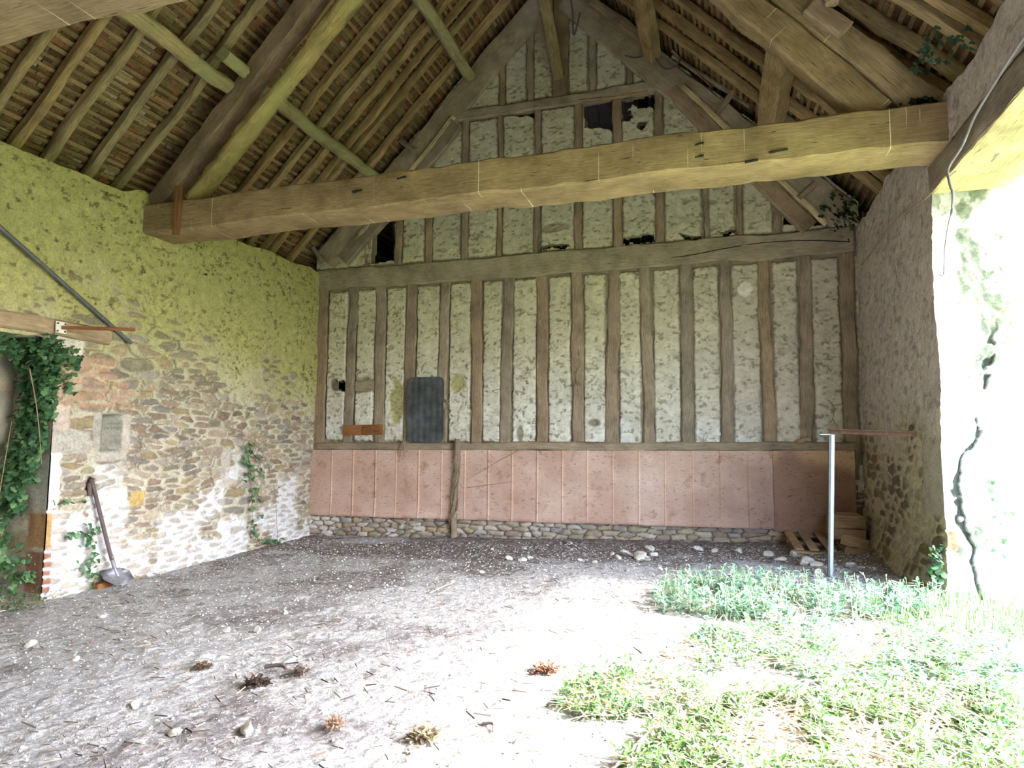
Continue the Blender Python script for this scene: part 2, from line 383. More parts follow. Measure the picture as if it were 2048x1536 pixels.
    d = np.where(nic, -.27, d); nic2 = (Yg > -3.755) & (Yg < -3.495) & (Z > 1.395) & (Z < 1.815); c = np.where(nic2[..., None], np.array((.40, .39, .33)) * (.95 + .1 * fbm(Yg * 5, Z * 5, 3, 4))[..., None], c)
    X = d
    P = np.stack([X, Yg, Z], -1)
    yc = (Yg[:-1, :-1] + Yg[1:, 1:]) / 2; zc = (Z[:-1, :-1] + Z[1:, 1:]) / 2
    keep = ~((yc < -4.26) & (yc > -5.5) & (zc < 2.5))
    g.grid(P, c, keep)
    # doorway reveal (faces the camera) and the top of the wall
    xs = np.linspace(0, -.6, 40); zs = np.linspace(-.2, 2.52, 190); XX, ZZ = np.meshgrid(xs, zs, indexing='ij')
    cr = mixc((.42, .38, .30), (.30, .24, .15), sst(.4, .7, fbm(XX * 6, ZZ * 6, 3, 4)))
    for (z0, z1, col) in ((.5, .82, (.30, .17, .07)), (.86, 1.385, (.38, .38, .33)), (1.4, 1.615, (.33, .27, .18)), (.07, .46, (.26, .11, .07))):  # pier stones again, shade of this side painted in as darker colours
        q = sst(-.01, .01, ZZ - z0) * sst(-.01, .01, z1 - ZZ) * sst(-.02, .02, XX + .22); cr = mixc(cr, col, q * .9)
    dy = .02 * (fbm(XX * 8, ZZ * 8, 3, 7) - .5) * sst(0, -.05, XX)
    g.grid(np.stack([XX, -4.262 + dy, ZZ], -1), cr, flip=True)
    tu = np.linspace(0, 1, 14); Y2, T2 = np.meshgrid(ys, tu, indexing='ij')
    X2 = np.interp(ys, ys, X[:, -1])[:, None] - T2 * .65; Z2 = left_top(Y2) + .05 * (fbm(Y2 * 4, X2 * 5, 3, 2) - .3) * (T2 > 0)
    g.grid(np.stack([X2, Y2, Z2], -1), np.array((.42, .40, .20)), flip=False)
    for (y0, y1, z0, z1) in ((-12, -5.5, -.3, 4.1), (-4.26, .45, -.3, 4.05), (-5.5, -4.26, 2.5, 4.05)):
        g.box((-.64, y0 + .002, z0), (-.30, y1 - .002, z1), (.4, .38, .3))
    g.box((-.60, -5.5, 2.50), (-.05, -4.25, 2.52), (.4, .38, .3))
    o = g.build('wall_left', M_MASON, sharp=None); tag(o, kind='structure', label='left rubble wall with yellow-green plaster above and bare mortared stones below'); return o
left_wall()

# ---- right wall: mauve plaster, dark stones below, pale jamb
def right_wall():
    g = GM()
    def face(y0, y1, z0f, z1f, nu, nv):
        ys = np.linspace(y0, y1, nu); v = np.linspace(0, 1, nv); Yg, Vg = np.meshgrid(ys, v, indexing='ij')
        zt = z1f(Yg); Z = z0f + Vg * (zt - z0f)
        e, r1, r2 = stones(Yg / .30 + .5 * fbm(Yg * 3, Z * 3, 3, 2), Z / .10 + .9 * fbm(Yg * 2.2, Z * 2.2, 3, 9), seed=90)
        cover = sst(1.45, 1.9, Z + .5 * (fbm(Yg * 2, Z * 2, 3, 5) - .5))
        thr = .34 + 1.1 * cover + .7 * (fbm(Yg * 9, Z * 9, 4, 14) - .5) + .5 * (r2 - .5); m = sst(thr - .08, thr + .08, e) * (.25 + .75 * sst(.40, .54, fbm(Yg * 3.5, Z * 3.0, 4, 66)))
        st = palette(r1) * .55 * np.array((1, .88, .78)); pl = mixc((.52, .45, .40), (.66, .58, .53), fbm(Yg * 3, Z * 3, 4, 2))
        pl = mixc(pl, (.54, .46, .31), 1 - cover)
        pl = mixc(pl, (.30, .24, .21), .6 * sst(.64, .68, fbm(Yg * 14, Z * 20, 3, 9)))
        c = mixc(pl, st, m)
        q = sst(.5, .1, Z) * sst(-2.3, -2.9, Yg) * sst(.4, .5, fbm(Yg * 7, Z * 7, 3, 5)); c = mixc(c, (.16, .19, .07), .8 * q)
        d = .018 * m + .05 * (fbm(Yg * 2, Z * 2, 4, 31) - .5) + .014 * (fbm(Yg * 20, Z * 20, 3, 3) - .5) + .22 * sst(.9, .1, Z) * (.5 + .5 * sst(-.2, -2, Yg)) * sst(-3, -2.7, Yg)
        lm = sst(-2.35, -2.5, Yg) * sst(.95, 1.0, Z) * sst(1.62, 1.55, Z); c = mixc(c, (.46, .40, .33), lm * .9); d = d * (1 - lm) + .01 * lm
        return Yg, Z, c, d
    def top(y): return 4.24 + .10 * (fbm(y * 3, y * 0 + 8, 3, 15) - .5) * 2
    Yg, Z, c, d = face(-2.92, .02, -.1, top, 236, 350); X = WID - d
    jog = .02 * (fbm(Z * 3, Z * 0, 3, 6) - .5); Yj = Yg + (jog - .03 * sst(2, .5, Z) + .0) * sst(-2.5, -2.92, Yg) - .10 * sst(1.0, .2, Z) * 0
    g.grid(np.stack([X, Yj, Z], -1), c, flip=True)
    # the jamb facing the camera: old crack in plaster, its colour paled for the sun's white-out
    xs = np.linspace(0, 1, 80); XX, V2 = np.meshgrid(xs, np.arange(350), indexing='ij'); ZZ = Z[0][V2]
    x0 = X[0][V2]; XX = x0 + XX * (8.36 - x0); rgh = fbm(XX * 7, ZZ * 7, 4, 12)
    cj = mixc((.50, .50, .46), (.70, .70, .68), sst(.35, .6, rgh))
    path = 8.10 + .09 * np.sin(ZZ * 2.6 + 2) + .30 * (fbm(ZZ * 2.2, ZZ * 0 + 1, 4, 3) - .5)
    cw = .008 + .10 * np.clip(fbm(ZZ * 9, XX * 9, 3, 8) - .47, 0, 1); ck = sst(cw + .008, cw - .004, np.abs(XX - path)) * sst(2.6, 2.3, ZZ) * sst(.44, .5, fbm(ZZ * 12, XX * 12, 2, 1)); spl = sst(.66, .70, fbm(XX * 15, ZZ * 11, 3, 91)) * sst(2.6, 1.2, ZZ); spl = np.maximum(spl, sst(.56, .62, fbm(XX * 8, ZZ * 7, 4, 97)) * sst(.30, .1, np.abs(XX - path))); cj = mixc(cj, (.20, .23, .17), spl * .9)
    cj = mixc(cj, (.06, .07, .06), ck); br = sst(.70, .73, ZZ) * sst(.90, .87, ZZ) * sst(x0 + .09, x0 + .05, XX); cj = mixc(cj, (.5, .24, .15), br)
    for zz in (.62, 1.0, 1.6, 2.2): cj = mixc(cj, (.45, .45, .4), .5 * sst(.008, .002, np.abs(ZZ - zz - .02 * rgh)) * (rgh > .5))
    YY = Yj[0][V2] + .05 * (rgh - .5) * sst(0, .05, XX - x0) - .03 * ck * -1
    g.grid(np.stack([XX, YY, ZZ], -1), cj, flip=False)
    Yg, Z, c, d = face(-8.0, -2.90, 3.84, top, 340, 40); g.grid(np.stack([WID - d * .6, Yg, Z], -1), c, flip=True)
    g.box((7.87, -2.86, -.3), (8.36, .4, 4.15), (.6, .58, .52)); g.box((7.87, -8.0, 3.86), (8.36, -2.86, 4.15), (.45, .4, .35))
    g.box((7.80, -12, -.3), (8.36, -8.0, 4.2), (.5, .45, .36))
    o = g.build('wall_right', M_MASON); tag(o, kind='structure', label='right stone wall, mauve plaster over dark stones, ending at a pale jamb'); return o
right_wall()

# ---- gable wall: daub panels between the studs, real holes, rubble plinth
RZ0, RK, RIDGE_X = 4.60, 1.01, 3.915
def roofz(x): return RZ0 + RK * (x if x < RIDGE_X else WID - x)
low = [(634, 655), (694, 712), (750, 771), (811, 832), (879, 898), (943, 965), (1003, 1025), (1074, 1096), (1143, 1167), (1212, 1237), (1283, 1306), (1361, 1386), (1440, 1464), (1521, 1547), (1599, 1625), (1684, 1714)]
LOW = [(G(a, 706).x, G(b, 706).x) for a, b in low]
UPP = [(G(a, 256).x, G(b, 256).x) for a, b in ((925, 938), (997, 1006), (1069, 1082), (1150, 1164), (1225, 1243), (1309, 1326))]
UPS = [(G(a, 440).x, G(b, 440).x) for a, b in ((792, 806), (850, 865))] + UPP + [(G(a, 427).x, G(b, 427).x) for a, b in ((1404, 1416), (1471, 1485), (1546, 1563))]
TOP = [(G(a, 137).x, G(b, 137).x) for a, b in ((999, 1011), (1053, 1067), (1106, 1136), (1176, 1192), (1252, 1265))]
def inpoly(x, z, pts):
    ins = np.zeros(x.shape, bool); n = len(pts)
    for i in range(n):
        (x0, z0), (x1, z1) = pts[i], pts[(i + 1) % n]
        ins ^= ((z0 > z) != (z1 > z)) & (x < (x1 - x0) * (z - z0) / (z1 - z0 + 1e-12) + x0)
    return ins
def GP(*pp): return [(G(a, b).x, G(a, b).z) for a, b in pp]
def gable():
    g = GM()
    xs = np.arange(-.05, WID + .05, .0125); zs = np.arange(.95, 8.6, .0125); X, Z = np.meshgrid(xs, zs, indexing='ij')
    rag = .016 * (fbm(X * 30, Z * 22, 3, 4) - .5) * 2 + .012 * (fbm(X * 5, Z * 5, 2, 7) - .5)
    dist = np.full(X.shape, .2)
    def bars(lst, z0, z1):
        nonlocal dist
        zz = (Z > z0) & (Z < z1)
        for a, b in lst:
            dd = np.maximum(a - X, X - b); dist = np.where(zz, np.minimum(dist, dd), dist)
    bars(LOW, 1.3, 3.95); bars(UPS, 4.2, 5.0); bars(UPS, 5.0, 6.45); bars(TOP, 6.5, 8.6)
    for a, b in ((3.90, 4.27), (6.42, 6.60), (1.30, 1.5)):
        dd = np.maximum(a - Z, Z - b); dist = np.minimum(dist, dd)
    dist = dist + rag
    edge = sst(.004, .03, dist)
    lump = fbm(X * 2.6, Z * 3.2, 4, 3); fine = fbm(X * 22, Z * 34, 3, 5)
    d = -.02 + .055 * edge * (.55 + .8 * (lump - .2)) + .013 * (fine - .5) + .012 * (fbm(X * 9, Z * 12, 2, 6) - .5)
    crk = sst(.03, .0, np.abs(fbm(X * 4.5, Z * 5.5, 4, 19) - .5) * 1.0) * sst(.5, .62, fbm(X * 2.3, Z * 2.3, 2, 23)); d = d - .012 * crk * edge
    pit = sst(.70, .73, fbm(X * 18, Z * 26, 2, 41)); d = d - .015 * pit
    hi = sst(1.9, 3.4, Z); top = sst(4.2, 4.6, Z)
    base = mixc((.66, .64, .55), (.60, .57, .39), hi); base = mixc(base, (.52, .505, .37), top)
    base = mixc(base, (.57, .50, .42), .6 * sst(4.5, 7.0, X) * (1 - top))
    base = base * (.88 + .26 * fbm(X * 1.7, Z * 1.7, 4, 15))[..., None]
    base = mixc(base, (.80, .82, .80), .6 * sst(.52, .66, fbm(X * 2.2, Z * 2.2, 4, 29)) * sst(2.2, 1.5, Z))
    base = mixc(base, (.27, .23, .15), .7 * pit); base = mixc(base, (.22, .18, .12), .55 * crk)
    hair = sst(.655, .675, fbm(X * 20, Z * 34, 3, 61)); base = mixc(base, (.26, .21, .14), 0.32 * hair * (1 - top * .6))
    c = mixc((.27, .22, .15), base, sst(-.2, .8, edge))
    # patch of exposed ochre daub and board remains at left
    def blob(px, py, rx, rz, col, k=.85):
        nonlocal c, d
        p = G(px, py); q = sst(1.25, .75, np.sqrt(((X - p.x) / rx) ** 2 + ((Z - p.z) / rz) ** 2) + .9 * (fbm(X * 8, Z * 8, 3, 35) - .5)) * (dist > .0)
        c = mixc(c, col, q * k); d = d - .02 * q
    blob(795, 805, .12, .32, (.36, .33, .12)); blob(915, 765, .13, .14, (.42, .38, .15)); blob(720, 768, .3, .12, (.25, .21, .12)); blob(672, 770, .07, .1, (.16, .13, .1))
    blob(1040, 865, .05, .12, (.3, .24, .15)); blob(1190, 845, .08, .05, (.2, .15, .1)); blob(1232, 610, .05, .05, (.75, .72, .62), .8); blob(1488, 580, .09, .09, (.85, .82, .72), .8)
    blob(1110, 455, .2, .06, (.2, .16, .12), .6)
    # openings where the daub has fallen out
    xr = X + .04 * (fbm(X * 9, Z * 9, 3, 5) - .5) * 2; zr = Z + .05 * (fbm(X * 8, Z * 8, 3, 15) - .5) * 2
    hole = inpoly(xr, zr, GP((1166, 200), (1228, 192), (1228, 268), (1200, 258), (1166, 262))) | inpoly(xr, zr, GP((1240, 198), (1309, 186), (1306, 224), (1262, 214), (1250, 240), (1240, 240)))
    hole |= inpoly(xr, zr, GP((1005, 228), (1070, 218), (1066, 240), (1045, 236), (1010, 232))) | inpoly(xr, zr, GP((1296, 247), (1290, 260), (1272, 258), (1276, 250)))
    hole |= inpoly(xr, zr, GP((1243, 232), (1262, 226), (1270, 238), (1243, 246)))
    hole |= inpoly(X, Z, GP((748, 450), (790, 430), (788, 522), (742, 530))) & (Z > 4.2)
    hole |= inpoly(xr, zr, GP((1240, 478), (1305, 470), (1306, 484), (1240, 492))) | inpoly(xr, zr, GP((1082, 492), (1130, 490), (1138, 498), (1080, 502))) | inpoly(xr, zr, GP((1358, 468), (1402, 474), (1400, 482), (1370, 482)))
    hole |= inpoly(xr, zr, GP((1436, 468), (1470, 462), (1470, 470), (1450, 478))) | inpoly(X, Z, GP((1563, 402), (1566, 452), (1660, 455)))
    hole |= inpoly(xr, zr, GP((668, 762), (690, 762), (690, 782), (668, 782))) 
    xm = (X[:-1, :-1] + X[1:, 1:]) / 2; zm = (Z[:-1, :-1] + Z[1:, 1:]) / 2
    rz = RZ0 + .03 + RK * np.where(xm < RIDGE_X, xm, WID - xm)
    keep = (zm < rz) & ~hole[:-1, :-1]
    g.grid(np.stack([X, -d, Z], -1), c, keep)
    # back face of the daub so the wall has thickness around its holes
    g.grid(np.stack([X, .11 + .02 * (lump - .5), Z], -1)[::2, ::2], np.array((.3, .27, .18)), keep[::2, ::2][:(X.shape[0] + 1) // 2 - 1, :(X.shape[1] + 1) // 2 - 1], flip=True)
    # rubble plinth
    xs = np.arange(-.05, WID + .05, .0125); zs = np.arange(-.1, 1.0, .0125); X, Z = np.meshgrid(xs, zs, indexing='ij')
    e, r1, r2 = stones(X / .20 + .6 * fbm(X * 3, Z * 3, 2, 3), Z / .068 + .5 * fbm(X * 2, Z * 2, 2, 4) - X * .012, seed=150)
    st = palette(r1) * (.85 + .4 * fbm(X * 15, Z * 15, 3, 8))[..., None] * np.array((1.1, 1.1, 1.15)); m = sst(.04, .16, e)
    st = mixc(st, (.72, .68, .6), .75 * sst(.5, .56, fbm(X * 2.2, Z * 3, 4, 9)) * sst(5, 2.5, X))
    c = mixc((.12, .095, .07), st, m); d = .05 * np.sqrt(np.clip(e, 0, .6)) + .015 * (r2 - .5) * m - .02 + .012 * (fbm(X * 25, Z * 25, 2, 2) - .5) + .04 * sst(.5, .1, Z - .03 * X)
    g.grid(np.stack([X, -d, Z], -1), c)
    o = g.build('wall_back', M_PLASTER); tag(o, kind='structure', label='gable wall of pale daub panels between oak studs on a low rubble plinth'); return o
gable()

# ---- roof covering: clay tiles on riven laths (both slopes reach past the gable)
def roof_slope(side):
    rs = np.random.RandomState(5 if side > 0 else 9)
    n = np.array((-RK, 0, 1.)) / math.hypot(RK, 1); s_ = np.array((1, 0, RK)) / math.hypot(RK, 1)
    tiles = GM(); laths = GM(); base = np.array((0, 0, RZ0)) + n * .115
    def W(a, y, h):
        p = base + s_ * a + n * h; x = p[0]
        if side < 0: x = WID - x
        return (x, y, p[2])
    L = (RIDGE_X + .02) * math.hypot(RK, 1) - .08; a = -.75; row = 0
    Y0, Y1 = -11.8, 2.8
    BQ = np.array([(0, 1, 3, 2), (4, 6, 7, 5), (0, 4, 5, 1), (2, 3, 7, 6), (0, 2, 6, 4), (1, 5, 7, 3)])
    tc = np.array([(.27, .12, .06), (.22, .105, .055), (.31, .15, .07), (.19, .12, .065), (.25, .16, .08), (.16, .09, .05), (.25, .19, .09)])
    while a < L:
        y = Y0 + (row % 2) * .085; wt = .172
        near = 1
        while y < Y1:
            t = rs.rand(); j = rs.randn(4) * .003; a0 = a - .02 + rs.randn() * .006; hh = .034 + rs.rand() * .012
            col = tc[rs.randint(7)] * (.75 + .55 * rs.rand())
            if rs.rand() < .04: col = np.array((.45, .36, .24))
            g0 = .0035
            V = [W(a0, y + g0, hh + .018 + j[0]), W(a0, y + g0, hh + .030 + j[0]), W(a0, y + wt - g0, hh + .018 + j[1]), W(a0, y + wt - g0, hh + .030 + j[1]),
                 W(a0 + .27, y + g0, hh - .012 + j[2]), W(a0 + .27, y + g0, hh + j[2]), W(a0 + .27, y + wt - g0, hh - .012 + j[3]), W(a0 + .27, y + wt - g0, hh + j[3])]
            V[4:] = [W(a0 + .27, q[1], hh + .004 - .010 + (.012 if i % 2 else 0)) for i, q in enumerate(V[4:])]
            tiles.raw(V, BQ if side > 0 else BQ[:, ::-1], col); y += wt
        # laths: riven lengths with ragged ends
        y = Y0
        while y < Y1:
            ln = 1.1 + rs.rand() * .5; e1 = min(Y1, y + ln); wl = .034 + rs.rand() * .012; o0, o1 = rs.randn(2) * .006; th = .016 + rs.rand() * .006
            col = np.array((.30, .215, .105)) * (.55 + .7 * rs.rand()); k = 5; ysg = np.linspace(y, e1 - .01, k + 1)
            for q in range(k):
                u0, u1 = ysg[q], ysg[q + 1]; f0, f1 = o0 + (o1 - o0) * q / k, o0 + (o1 - o0) * (q + 1) / k
                V = [W(a + f0, u0, 0), W(a + f0, u0, th), W(a + f1, u1, 0), W(a + f1, u1, th), W(a + f0 + wl, u0, 0), W(a + f0 + wl, u0, th), W(a + f1 + wl, u1, 0), W(a + f1 + wl, u1, th)]
                laths.raw(V, BQ if side > 0 else BQ[:, ::-1], col)
            y = e1
        a += .098; row += 1
    # an outer layer closes the roof to the sky
    P = np.array([[W(-.8, Y0, .10), W(-.8, Y1, .10)], [W(L + .12, Y0, .10), W(L + .12, Y1, .10)]]); tiles.grid(P, np.array((.3, .15, .09)))
    nm = 'left' if side > 0 else 'right'
    o = tiles.build('ceiling', M_TILE, smooth=False)
    tag(o, kind='structure', label='underside of the %s roof slope, rust brown clay tiles on split laths' % nm)
    l = laths.build('laths', M_TILE, parent=o, smooth=False)
    return o
roof_slope(1); roof_slope(-1)
g = GM(); g.box((-.6, 2.8, -.3), (8.4, 2.95, 9), (.09, .07, .06))  # rear wall coloured near black, painting in the darkness of the bay
for k in range(34):      # laths of the hipped end behind the gable
    xk = .6 + k * .2; g.raw([(xk, 1.55, 4.0), (xk + .03, 1.55, 4.0), (xk + .03, .75, 7.9), (xk, .75, 7.9), (xk, 1.58, 4.0), (xk + .03, 1.58, 4.0), (xk + .03, .78, 7.9), (xk, .78, 7.9)], [(0, 1, 2, 3), (4, 7, 6, 5), (0, 3, 7, 4), (1, 5, 6, 2)], (.34, .26, .2))
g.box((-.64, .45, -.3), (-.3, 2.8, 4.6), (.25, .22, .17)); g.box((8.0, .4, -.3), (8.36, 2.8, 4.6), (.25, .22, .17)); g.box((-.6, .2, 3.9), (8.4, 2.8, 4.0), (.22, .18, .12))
tag(g.build('wall_rear', M_PLASTER, smooth=False), kind='structure', label='back of the next bay, its darkness painted in, seen through holes in the gable')

g = GM(); g.box((-.6, -12.3, -.3), (8.4, -12, 9), (.5, .48, .4))  # unseen wall, added so light from the floor dominates
tag(g.build('wall_front_added', M_PLASTER, smooth=False), kind='structure', label='unseen gable wall added behind the camera to cut the front light')

# ---- floor
def floor():
    g = GM()
    def patch(xs, ys, fine):
        X, Y = np.meshgrid(xs, ys, indexing='ij'); Z = ground(X, Y)
        Z = Z + .05 * (fbm(X * 1.1, Y * 1.1, 4, 3) - .5) + .02 * (fbm(X * 7, Y * 7, 3, 8) - .5) + .02 * np.clip(1 - np.abs(Y) / .5, 0, 1)
        if fine: Z = Z + .022 * (fbm(X * 24, Y * 24, 3, 14) - .5)
        n1 = fbm(X * 1.0, Y * 1.3, 4, 41); n2 = fbm(X * 6, Y * 6, 4, 43); n3 = fbm(X * 30, Y * 30, 3, 45)
        c = mixc((.25, .205, .185), (.36, .315, .30), n2); c = mixc(c, (.42, .405, .415), .85 * sst(-1.5, -4.2, Y + 1.6 * (n1 - .5)))  # paler toward the camera: brightness of the lit floor painted in
        white = sst(.42, .62, n1 + .14 * sst(-1.2, -4, Y) - .22 * sst(-1.9, -.9, Y) + .06 * sst(2.5, 5, X) + .16 * (n2 - .5))  # lime dust patches, massed to paint in the sunlit white
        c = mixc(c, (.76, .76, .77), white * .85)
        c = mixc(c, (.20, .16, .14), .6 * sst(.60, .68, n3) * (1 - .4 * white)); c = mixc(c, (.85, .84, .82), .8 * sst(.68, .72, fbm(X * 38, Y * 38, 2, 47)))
        veg = sst(5.2, 6.2, X + 1.2 * (n2 - .5)) * sst(-2.2, -3.4, Y); c = mixc(c, (.30, .27, .21), veg * .75 * (1 - .6 * white))
        out = sst(8.2, 8.8, X) + sst(-11.5, -12.5, Y); c = mixc(c, (.30, .36, .12), np.clip(out, 0, 1))
        return np.stack([X, Y, Z], -1), c
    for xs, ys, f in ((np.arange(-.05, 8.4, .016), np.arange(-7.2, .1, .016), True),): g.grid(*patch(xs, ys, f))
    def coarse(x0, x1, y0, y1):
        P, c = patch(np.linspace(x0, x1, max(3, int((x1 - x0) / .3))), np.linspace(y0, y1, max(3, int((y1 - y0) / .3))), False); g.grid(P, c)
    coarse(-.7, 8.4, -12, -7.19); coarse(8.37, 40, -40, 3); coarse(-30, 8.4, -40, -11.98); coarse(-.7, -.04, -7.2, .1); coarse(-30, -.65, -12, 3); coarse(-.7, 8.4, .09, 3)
    o = g.build('floor', M_EARTH); tag(o, kind='structure', label='dusty earth floor strewn with pale gravel'); return o
floor()

# ============================================================ TIMBER FRAME OF THE GABLE
def V3(x, y, z): return Vector((x, y, z))
tie = timber('tie_beam', (-.28, -3.175, 4.0), (8.0, -3.175, 4.0), .45, .335, M_TIE, up=(0, 0, 1), wob=.009, hew=.0025, seed=3, rnd=9, seg=.1)
tag(tie, 'huge pale oak tie beam crossing the barn in front of the gable', 'beam', kind='thing')
for k, (px, py, l) in enumerate(((1390, 291, .07), (1390, 316, .07), (1538, 305, .14), (1490, 325, .1), (705, 384, .10), (795, 358, .09))):
    p = at(px, py, Y=-3.41)
    h = timber('slot', p, p + V3(l, 0, .012), .012, .03, M_BLACK, wob=.0, hew=.002, seed=k, parent=None, seg=.03); put = h
    h.parent = tie; h.matrix_parent_inverse = tie.matrix_basis.inverted(); h['label'] = 'narrow dark slot'
near = timber('tie_beam', (-.28, -6.52, 4.04), (8.0, -6.52, 4.04), .44, .34, M_TIE, up=(0, 0, 1), wob=.012, hew=.003, seed=8, rnd=9)
tag(near, 'pale tie beam overhead, crossing the top left corner nearest the camera', 'beam', kind='thing')
plate = timber('wall_plate', (-.02, .03, 4.085), (7.80, .03, 4.10), .335, .15, M_PLATE, wob=.012, hew=.003, seed=12, rnd=8, seg=.1)
tag(plate, 'heavy long oak beam across the gable above the tall studs', 'beam', kind='thing')
a = G(918, 236); b = G(1372, 163)
tag(timber('collar_beam', (a.x, .015, a.z), (b.x, .015, 6.50), .15, .14, M_PLATE, wob=.008, seed=14), 'short oak collar beam high up on the gable, over the two largest holes', 'beam', kind='thing')
tag(timber('sill_rail', (.08, .0, 1.41), (7.74, .0, 1.50), .12, .14, M_STUD, wob=.006, seed=15, seg=.1), 'long horizontal rail under the tall studs, above the pink sheets', 'rail')
tag(timber('strip', G(1160, 206) + V3(0, -.045, 0), G(1296, 188) + V3(0, -.045, 0), .045, .03, M_PALLET, wob=.002, seed=16), 'pale narrow batten under the right half of the collar beam', 'batten')
for i, (pa, pb) in enumerate(LOW):
    c = (pa + pb) / 2; wd = (pb - pa); zt = 3.94; zb = 1.46
    tilt = .03 * math.sin(i * 2.3)
    if i in (0, 15): zb = 1.35 if i == 0 else .3; 
    where = {0: 'grey corner post against the left rubble wall', 15: 'broad dark corner post against the right wall', 11: 'worm-eaten warm brown stud with small holes, twelfth from the left wall', 9: 'broad crooked stud, tenth from the left wall'}
    lab = where.get(i, '%s upright stud from the left wall in the lower gable' % ORD[i])
    o = timber('corner_post' if i in (0, 15) else 'wall_stud', (c - tilt, .035, zb), (c + tilt, .035, zt), wd, .125, M_STUD, wob=.010 if i != 9 else .018, hew=.003, seed=20 + i, rnd=8, seg=.09)
    tag(o, lab, 'stud' if i not in (0, 15) else 'post', 'studs of the lower gable')
for i, (pa, pb) in enumerate(UPS):
    c = (pa + pb) / 2; wd = pb - pa
    zt = 6.43 if 2.3 < c < 5.7 else roofz(c) - .45
    if c < 2.3: zt = 4.27 + (c - .6) * 1.12
    if c > 5.7: zt = 4.27 + (7.15 - c) * 1.36
    o = timber('gable_stud', (c + .01 * math.sin(i), .035, 4.25), (c, .035, zt), wd, .12, M_STUD, wob=.008, seed=50 + i, rnd=8, seg=.1)
    tag(o, '%s stud from the left between the long plate and the collar' % ORD[i], 'stud', 'studs of the middle gable')
for i, (pa, pb) in enumerate(TOP):
    c = (pa + pb) / 2; wd = pb - pa; zt = min(roofz(c) - .2, 8.2)
    o = timber('king_post' if i == 2 else 'apex_stud', (c, .035, 6.56), (c, .035, zt), wd, .12, M_STUD, wob=.01, seed=70 + i, rnd=8, seg=.1)
    tag(o, 'broad dark king post under the ridge, behind the curved brace' if i == 2 else '%s stud from the left above the collar beam' % ORD[i], 'post' if i == 2 else 'stud', 'studs of the gable peak')
p = G(738, 440)
tag(timber('gable_stud', (p.x - .02, .03, 4.25), (p.x + .02, .03, 4.95), .12, .1, M_STUD, seed=90), 'short curved pale stud beside the triangular hole at the left foot of the gable', 'stud', 'studs of the middle gable')
# principal timbers of the gable truss
def gb(name, q0, q1, wd, y, lab, cat, seed, mat=None, dp=.14, **kw):
    a = G(*q0); b = G(*q1); o = timber(name, (a.x, y, a.z), (b.x, y, b.z), wd, dp, mat or M_STUD, seed=seed, **kw); tag(o, lab, cat, 'timbers of the gable truss', kind='thing'); return o
gb('gable_brace', (690, 522), (915, 250), .25, -.02, 'broad brown sloping brace on the left, from plate up to collar', 'brace', 101, wob=.014)
gb('gable_brace', (1618, 458), (1342, 184), .21, -.02, 'straight sloping brace on the right, from plate up to collar', 'brace', 102, wob=.008)
timb = timber('gable_rafter', (.14, -.005, 4.42), (3.72, -.005, 8.06), .42, .12, M_PLATE, seed=103, wob=.01, rnd=8); tag(timb, 'broad principal rafter lining the left edge of the gable', 'rafter', 'timbers of the gable truss', kind='thing')
timb = timber('gable_rafter', (7.69, -.005, 4.42), (4.11, -.005, 8.06), .40, .12, M_PLATE, seed=104, wob=.01, rnd=8); tag(timb, 'broad principal rafter lining the right edge of the gable', 'rafter', 'timbers of the gable truss', kind='thing')
for k, (q0, q1, wd, lab) in enumerate((((700, 505), (912, 238), .07, 'thin whitened strip beside the left gable brace'), ((1366, 178), (1652, 452), .075, 'thin whitened strip beside the right gable brace'), ((1346, 118), (1500, 218), .05, 'upper narrow grey strip by the right gable rafter'), ((1344, 108), (1425, 180), .03, 'short split lath above the upper grey strip on the right'))):
    gb('lath_strip', q0, q1, wd, -.07, lab, 'strip', 110 + k, M_LINT if k < 2 else M_STUD, .05, wob=.004)
for k, (q0, q1, lab) in enumerate((((1434, 232), (1466, 190), 'small cross cleat nailed over the right gable rafter'), ((806, 286), (832, 306), 'pale peg sticking out of the left gable rafter'), ((1596, 402), (1630, 372), 'lower cross cleat on the right gable rafter, below the tie beam'), ((632, 498), (650, 528), 'dark cleat at the left foot of the gable rafter'))):
    gb('cleat', q0, q1, .07, -.09, lab, 'cleat', 120 + k, M_STUD, .05, wob=.002)
gb('apex_brace', (1186, 12), (1296, 92), .13, -.08, 'dim short brace running from the ridge down to the upper right purlin', 'brace', 130, dp=.12)
# curved ridge brace and ridge beam
rb = timber('ridge_brace', G(1121, 166) + V3(0, -.08, 0), (3.86, -.75, 8.1), .17, .13, M_RAFT, up=(0, -1, .5), seed=131, wob=.006, bend=-.10); tag(rb, 'curved yellowish brace rising from the king post to the ridge', 'brace', kind='thing')
tag(timber('ridge_pole', (RIDGE_X, -11.7, 8.33), (RIDGE_X, .0, 8.33), .16, .18, M_RAFT, up=(0, 0, 1), seed=132), 'ridge pole running along the very top of the roof', 'ridge pole', kind='thing')

